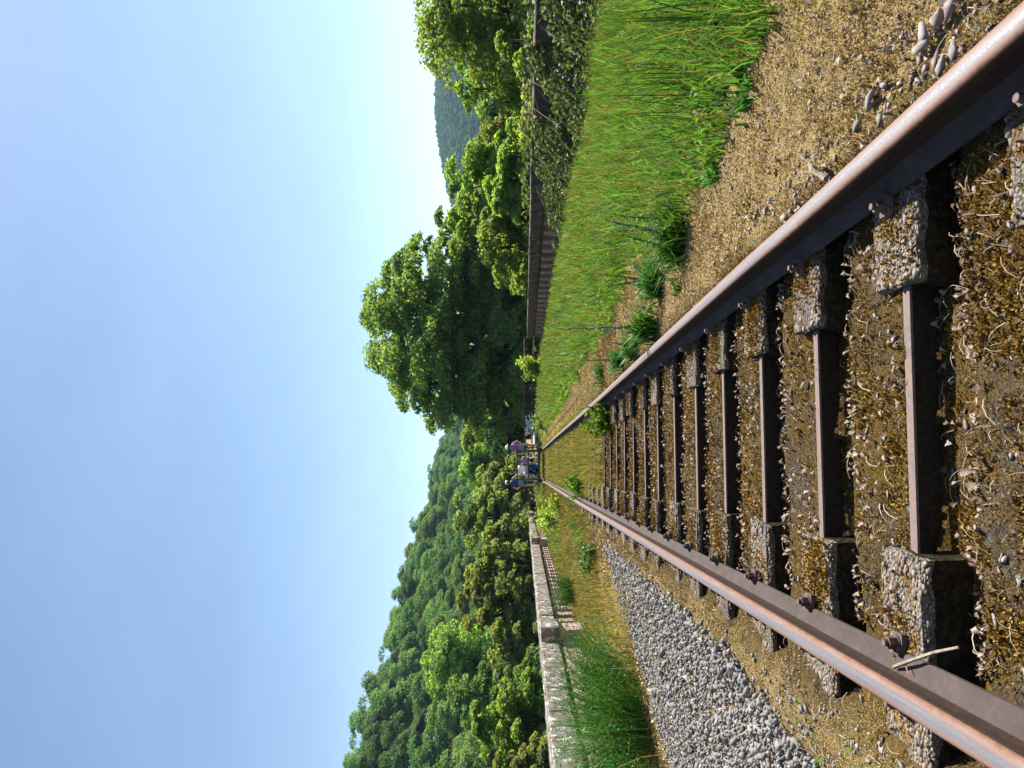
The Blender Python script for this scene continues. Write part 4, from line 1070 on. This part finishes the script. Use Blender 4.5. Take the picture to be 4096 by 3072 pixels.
# closing the view straight ahead
hero(1790, 1960, 120, 60, 'leaf_dark', 'dark thicket tree in the gap above the rail cart', nclump=40, nleaf=140, lsize=.5, zbot=-1, group=G2)
hero(1900, 1950, 150, 80, 'leaf_dark', 'dark distant tree where the track vanishes', nclump=40, nleaf=140, lsize=.6, zbot=-1, group=G2)
hero(1990, 1960, 95, 70, 'leaf_hill2', 'shady tree where the brick parapet vanishes', nclump=40, nleaf=140, lsize=.4, zbot=-1, group=G2)

# wooded hillside: four kinds of tree, copied with their own place, size and turn
PROTO = []
for i in range(5):
    (V, F), tb = make_tree(13, 5.2, 5.2, 7.0, 6.4, 46, 230, .46, rt, limbs=8, cl=.40)
    PROTO.append((np_mesh('crown', V, [F], M['leaf_hill' if i < 3 else 'leaf_hill2']), tb.mesh('trunk', M['trunk'])))
rh_ = np.random.default_rng(81); pts = []
tries = 0
while len(pts) < 290 and tries < 60000:
    tries += 1
    s = rh_.uniform(-150, 300); d = rh_.uniform(-14, 78)
    x, y = CA + cdir * s + cnor * d
    rel = Vector((x, y, 0)) - CAM; t = rel.dot(FWD)
    if t < 60: continue
    u_px = rel.dot(RGT) / t
    if not (-.62 < u_px < .03): continue
    if any((x - a) ** 2 + (y - b) ** 2 < 5.4 ** 2 for a, b in pts): continue
    pts.append((x, y))
for x, y in pts:
    cr, tk = PROTO[int(rh_.integers(5))]; sc = rh_.uniform(.8, 1.15)
    g = float(terrain_h(x, y)); o = empty('hillside_tree', (x, y, g - .3), rh_.uniform(0, 6.28)); o.scale = (sc * rh_.uniform(.85, 1.15), sc, sc * rh_.uniform(.85, 1.1))
    dd = (x - CA[0]) * cnor[0] + (y - CA[1]) * cnor[1]
    tag(o, 'broadleaf tree %s of the wooded hillside beyond the sunlit parapet' % ('on the skyline crest' if dd < 8 else 'on the upper slope' if dd < 32 else 'on the lower slope' if dd < 56 else 'at the foot'), 'tree', 'trees of the wooded hillside')
    link('trunk', tk, o); link('crown', cr, o)

# far wood on the blue hill
rf = np.random.default_rng(91)
n = 9000; a = rf.uniform(.16, .66, n); r_ = rf.uniform(520, 1330, n)
x, y = np.sin(a) * r_, np.cos(a) * r_; z = terrain_h(x, y)
con = (fbm(x / 90, y / 90, 15, 3) > .5) & (r_ < 1000)
P = np.column_stack([x, y, z])
V, F = scatter_solid(ICO1, P[~con] + np.array([0, 0, 4.]), rf.uniform(3.2, 6, (~con).sum()), rf, .16, (1, 1, 1.05), 'yaw')
mesh_far = np_mesh('far_wood', V, [F], M['leaf_far'])
fw = link('far_wood', mesh_far); tag(fw, 'hazy blue broadleaf wood on the distant hill', 'wood', kind='stuff')
cone_v = np.array([(math.cos(k), math.sin(k), 0) for k in np.linspace(0, 2 * math.pi, 7)[:-1]] + [(0, 0, 4.2)]); cone_f = np.array([(k, (k + 1) % 6, 6) for k in range(6)])
V, F = scatter_solid((cone_v, cone_f), P[con], rf.uniform(2.6, 4.2, con.sum()), rf, .08, (1, 1, 1.0), 'yaw')
fw = link('far_conifers', np_mesh('far_conifers', V, [F], M['leaf_conifer'])); tag(fw, 'hazy dark conifers on the distant hill', 'wood', kind='stuff')

# ------------------------------------------------------------------ the rail cart and its riders
CY = 33.2
cart = empty('rail_cart', (0, CY, .15)); tag(cart, 'dark green pedal rail cart carrying five people along the track', 'rail cart')
def part(name, fn, mat, parent=None, smooth=False):
    b = MB(); fn(b); return b.build(name, mat, parent or cart, smooth)
Wd = .67
def frame(b):
    for y in (-.1, 1.9):
        for z in (.15, .64, 1.18) if y < 0 else (.15, .64):
            b.tube([(-Wd, y, z), (Wd, y, z)], .03, 6)
        for x in (-Wd, 0, Wd): b.tube([(x, y, .12), (x, y, 1.18 if y < 0 else .64)], .03, 6)
    for x in (-Wd - .2, -Wd, Wd, Wd + .2): b.tube([(x, -.1, .15), (x, 1.9, .15)], .03, 6)
    b.tube([(-Wd - .25, -.1, .15), (Wd + .25, -.1, .15)], .03, 6)
    b.tube([(-Wd - .25, -.1, 1.18), (Wd + .1, -.1, 1.18)], .02, 6)
    for s in (-1, 1): b.tube([(s * (Wd + .16), .2, .15), (s * (Wd + .16), .2, .78)], .025, 6); b.tube([(s * (Wd + .16), .2, .5), (s * (Wd + .16), .95, .45), (s * (Wd + .16), 1.05, 1.05)], .03, 6)
part('frame', frame, M['greenpaint'])
for s in (-1, 1):
    for y in (.15, 1.7):
        w = part('wheel', lambda b: b.disc((s * .752, y, .15), (1, 0, 0), .15, .09, 16), M['black']); part('flange', lambda b: b.disc((s * .69, y, .15), (1, 0, 0), .175, .02, 16), M['darkmesh'], w)
    part('saddle', lambda b: b.box((s * (Wd + .16), .22, .82), (.17, .26, .07), 0, 0, .8), M['black'])
    part('pedal_crank', lambda b: (b.disc((s * (Wd + .16), .6, .42), (1, 0, 0), .1, .02, 12), b.tube([(s * (Wd + .1), .6, .26), (s * (Wd + .28), .6, .26)], .02, 6), b.tube([(s * (Wd + .16), .6, .26), (s * (Wd + .16), .6, .58)], .014, 5)), M['darkmesh'])
    part('handlebar', lambda b: b.tube([(s * (Wd - .12), 1.0, 1.08), (s * (Wd + .16), 1.08, 1.05), (s * (Wd + .4), 1.0, 1.08)], .016, 6), M['darkmesh'])
for z in (.62, .78): part('bench_board', lambda b: b.box((0, 1.05, z - .05), (1.2, .04, .14)), M['bench'])
part('bench_seat', lambda b: b.box((0, 1.28, .50), (1.2, .42, .04)), M['bench'])
part('floor_board', lambda b: b.box((0, .9, .19), (1.3, 1.9, .03)), M['darkmesh'])

def cloth(name, col): return plain('cloth_' + name, col, .85, .2, 0, .2, 40)
CM = dict(skin=plain('skin', (.55, .34, .25), .55, .35, 0, .1), navy=cloth('navy', (.05, .06, .11)), denim=cloth('denim', (.22, .29, .42)), pink=cloth('pink', (.45, .13, .15)),
          white=cloth('white', (.72, .72, .72)), black=cloth('black', (.02, .02, .025)), red=cloth('red', (.22, .04, .035)), lilac=cloth('lilac', (.30, .24, .38)), hair=plain('hair', (.07, .035, .02), .6, .4),
          hat=cloth('hat', (.68, .72, .66)), shoe=cloth('shoe', (.55, .55, .55)), blue=cloth('blue', (.04, .20, .55)), grey=cloth('grey', (.34, .35, .37)))
def person(label, loc, J, seg, hat=None, hairc='hair', rz=0, extra=None):
    """J: joint -> (x,y,z,radius); seg: (a,b,material). One continuous skinned body."""
    names = list(J); ix = {k: i for i, k in enumerate(names)}
    me = bpy.data.meshes.new('person'); me.from_pydata([J[k][:3] for k in names], [(ix[a], ix[b]) for a, b, _ in seg], [])
    tmp = bpy.data.objects.new('tmp', me); COL.objects.link(tmp)
    md = tmp.modifiers.new('skin', 'SKIN'); md.use_smooth_shade = True
    for k in names:
        sv = me.skin_vertices[0].data[ix[k]]; sv.radius = (J[k][3], J[k][3]); sv.use_root = (k == 'hip')
    ss = tmp.modifiers.new('sub', 'SUBSURF'); ss.levels = 1; ss.render_levels = 1
    dg = bpy.context.evaluated_depsgraph_get(); ev = tmp.evaluated_get(dg); bm = bpy.data.meshes.new_from_object(ev)
    bpy.data.objects.remove(tmp); bm.name = 'person'
    # hands: palm runs into five bent fingers
    b = bmesh.new(); b.from_mesh(bm)
    hand = MB()
    for sd in ('l', 'r'):
        w = Vector(J['hand_' + sd][:3]); d = (w - Vector(J['elbow_' + sd][:3])).normalized(); a = d.cross(Vector((0, 0, 1))).normalized(); c = a.cross(d)
        for q in range(4):
            s = w + a * (.012 * (q - 1.5) * 1.4) + d * .01; L = (.07, .08, .076, .06)[q]
            hand.tube([s, s + d * L * .6, s + d * L * .85 - c * .03, s + d * L * .7 - c * .055], [.009, .009, .008, .006], 5)
        s = w - a * .03 - d * .02; hand.tube([s, s - a * .025 + d * .03, s - a * .02 + d * .055 - c * .02], [.010, .009, .007], 5)
    hm = hand.mesh('h', CM['skin']); b.from_mesh(hm); b.to_mesh(bm); nb = len(b.faces); b.free(); bpy.data.meshes.remove(hm)
    mats = sorted({s_[2] for s_ in seg} | {'skin'}); bm.materials.clear()
    for k in mats: bm.materials.append(CM[k])
    for p in bm.polygons:
        best, bi = 9, 'skin'; c = p.center
        for a_, b_, mt in seg:
            A0, B0 = Vector(J[a_][:3]), Vector(J[b_][:3]); ab = B0 - A0; t_ = max(0, min(1, (c - A0).dot(ab) / max(ab.length_squared, 1e-9)))
            dd = (c - (A0 + ab * t_)).length - .3 * (J[a_][3] * (1 - t_) + J[b_][3] * t_)
            if dd < best: best, bi = dd, mt
        p.material_index = mats.index(bi); p.use_smooth = True
    o = link('person', bm, None, loc, (0, 0, rz)); tag(o, label, 'person', 'people riding the rail cart')
    h = Vector(J['head'][:3])
    if hairc:
        hv, hf = ICO2; v = hv * np.array([.098, .108, .115]) * (1 + .05 * np.sin(hv * 9).sum(1)[:, None]); v = v[:, :] + np.array([0, -.022, .02]) + np.array(h)
        fm = [f for f in hf if not (np.mean(hv[f][:, 1]) > .35 and np.mean(hv[f][:, 2]) < .45)]
        link('hair', np_mesh('hair', v, [np.array(fm)], CM[hairc], True), o)
    if hat:
        kind, hc = hat; b = MB(); t_ = h + Vector((0, 0, .055))
        b.tube([t_, t_ + Vector((0, 0, .05)), t_ + Vector((0, 0, .09)), t_ + Vector((0, 0, .105))], [.116, .112, .085, .03], 12)
        if kind == 'brim': b.tube([t_ + Vector((0, 0, -.012)), t_ + Vector((0, 0, .0)), t_ + Vector((0, 0, .012))], [.20, .205, .12], 14)
        else: b.box(t_ + Vector((0, .14, .005)), (.15, .14, .012))
        b.build('hat', CM[hc], o, True)
    # face: nose and ears sit on the head
    b = MB(); b.tube([h + Vector((0, .085, .02)), h + Vector((0, .115, -.012)), h + Vector((0, .09, -.02))], [.008, .015, .008], 6)
    b.build('nose', CM['skin'], o, True)
    for s in (-1, 1):
        b = MB(); b.disc(h + Vector((s * .09, 0, 0)), (1, 0, 0), .028, .014, 8); b.build('ear', CM['skin'], o, True)
        b = MB(); b.disc(h + Vector((s * .035, .088, .018)), (0, 1, 0), .011, .01, 8); b.build('eye', CM['hair'], o)
    b = MB(); b.disc(h + Vector((0, .088, -.048)), (0, 1, 0), .018, .008, 8); b.build('mouth', CM['red'], o)
    return o
def rider(top, bot, shoe, legs, arms):
    J = dict(hip=(0, 0, 0, .13), waist=(0, .02, .17, .125), chest=(0, .06, .38, .14), neck=(0, .10, .53, .06), head=(0, .13, .66, .085), crown=(0, .13, .75, .06))
    seg = [('hip', 'waist', bot), ('waist', 'chest', top), ('chest', 'neck', top), ('neck', 'head', 'skin'), ('head', 'crown', 'skin')]
    for sd, s in (('l', -1), ('r', 1)):
        k, f, t = legs[sd]; e, h = arms[sd]
        J['thigh_' + sd] = (s * .1, .02, -.03, .095); J['knee_' + sd] = (*k, .06); J['ankle_' + sd] = (*f, .042); J['toe_' + sd] = (*t, .036)
        J['mid_' + sd] = tuple(np.array(J['thigh_' + sd][:3]) * .4 + np.array(k) * .6) + (.08,)
        J['shoulder_' + sd] = (s * .19, .07, .45, .07); J['elbow_' + sd] = (*e, .042); J['hand_' + sd] = (*h, .032)
        seg += [('hip', 'thigh_' + sd, bot), ('thigh_' + sd, 'mid_' + sd, bot), ('mid_' + sd, 'knee_' + sd, 'skin'), ('knee_' + sd, 'ankle_' + sd, 'skin'), ('ankle_' + sd, 'toe_' + sd, shoe),
                ('chest', 'shoulder_' + sd, top), ('shoulder_' + sd, 'elbow_' + sd, 'skin'), ('elbow_' + sd, 'hand_' + sd, 'skin')]
    return J, seg
SX = Wd + .16
L1 = dict(l=((-.13, .36, -.2), (-.13, .33, -.62), (-.13, .47, -.66)), r=((.13, .32, -.32), (.13, .2, -.55), (.13, .34, -.60)))
J, S = rider('navy', 'denim', 'black', L1, dict(l=((-.33, .22, .25), (-.26, .62, .16)), r=((.34, .1, .27), (.36, .0, .05))))
person('rider in navy sleeveless top, denim shorts and white cap pedalling beside the brick parapet', (-SX, CY + .22, .15 + .94), J, S, ('cap', 'white'))
J, S = rider('pink', 'denim', 'shoe', L1, dict(l=((-.33, .12, .25), (-.3, .42, .05)), r=((.32, .2, .25), (.26, .62, .14))))
o = person('rider in red-pink top and pale brimmed hat pedalling on the meadow side', (SX, CY + .22, .15 + .94), J, S, ('brim', 'hat'))
b = MB()
for s in (-1, 1): b.tube([(s * .09, -.085, .22), (s * .12, -.075, .42), (s * .13, .05, .535), (s * .13, .17, .4)], .03, 5)
b.build('rucksack_straps', CM['blue'], o)
Ls = dict(l=((-.1, .42, .06), (-.1, .5, -.32), (-.1, .63, -.36)), r=((.1, .42, .06), (.1, .5, -.32), (.1, .63, -.36)))
J, S = rider('white', 'red', 'black', Ls, dict(l=((-.3, .12, .22), (-.2, .4, .12)), r=((.3, .12, .22), (.2, .4, .12))))
person('seated passenger with auburn hair and white shirt seen from behind', (-.22, CY + 1.3, .15 + .64), J, S, None)
Lb = dict(l=((-.12, .36, .08), (-.16, .55, -.30), (-.17, .66, -.30)), r=((.12, .36, .08), (.2, .50, -.34), (.22, .62, -.34)))
J, S = rider('lilac', 'black', 'white', Lb, dict(l=((-.28, .12, .2), (-.12, .34, .1)), r=((.28, .12, .2), (.1, .34, .1))))
person('child in lilac top and cap sitting with bare legs towards the camera', (.22, CY + .98, .15 + .52), J, S, ('cap', 'lilac'), rz=math.pi).scale = (.85, .85, .85)
J, S = rider('grey', 'black', 'black', Lb, dict(l=((-.28, .12, .2), (-.12, .34, .1)), r=((.28, .12, .2), (.1, .34, .1))))
person('child in white cap sitting low behind the blue and black rucksack', (-.36, CY + .62, .15 + .30), J, S, ('cap', 'white'), rz=math.pi * .9).scale = (.7, .7, .7)
ru = empty('rucksack', (-.22, CY + .1, .35)); tag(ru, 'black rucksack with blue panels standing on the rail cart', 'rucksack')
bmx = bmesh.new(); bmesh.ops.create_cube(bmx, size=1); bmesh.ops.scale(bmx, vec=(.38, .24, .5), verts=bmx.verts); bmesh.ops.bevel(bmx, geom=bmx.edges[:], offset=.07, segments=3, affect='EDGES'); bmesh.ops.translate(bmx, vec=(0, 0, .25), verts=bmx.verts)
me = bpy.data.meshes.new('body'); bmx.to_mesh(me); bmx.free(); me.materials.append(CM['black']); link('bag_body', me, ru)
for c, d in (((.05, -.125, .33), (.16, .03, .14)), ((-.06, -.125, .18), (.12, .03, .1)), ((.12, -.118, .12), (.1, .03, .1))):
    b = MB(); b.box(c, d, 0, 0, .85); b.build('pocket', CM['blue'], ru)

# ------------------------------------------------------------------ haze over the valley
b = MB(); b.box((0, 0, 118), (3900, 3900, 270)); hz = b.build('haze', None)
hm = bpy.data.materials.new('valley_haze'); hm.use_nodes = True; nt = hm.node_tree; nt.nodes.clear()
pv = nt.nodes.new('ShaderNodeVolumePrincipled'); pv.inputs['Color'].default_value = (.5, .75, 1, 1); pv.inputs['Density'].default_value = HAZE = .00012; pv.inputs['Anisotropy'].default_value = .3
ou = nt.nodes.new('ShaderNodeOutputMaterial'); nt.links.new(pv.outputs[0], ou.inputs['Volume'])
hz.data.materials.clear(); hz.data.materials.append(hm); tag(hz, 'thin blue summer haze over the valley', 'haze', kind='stuff')
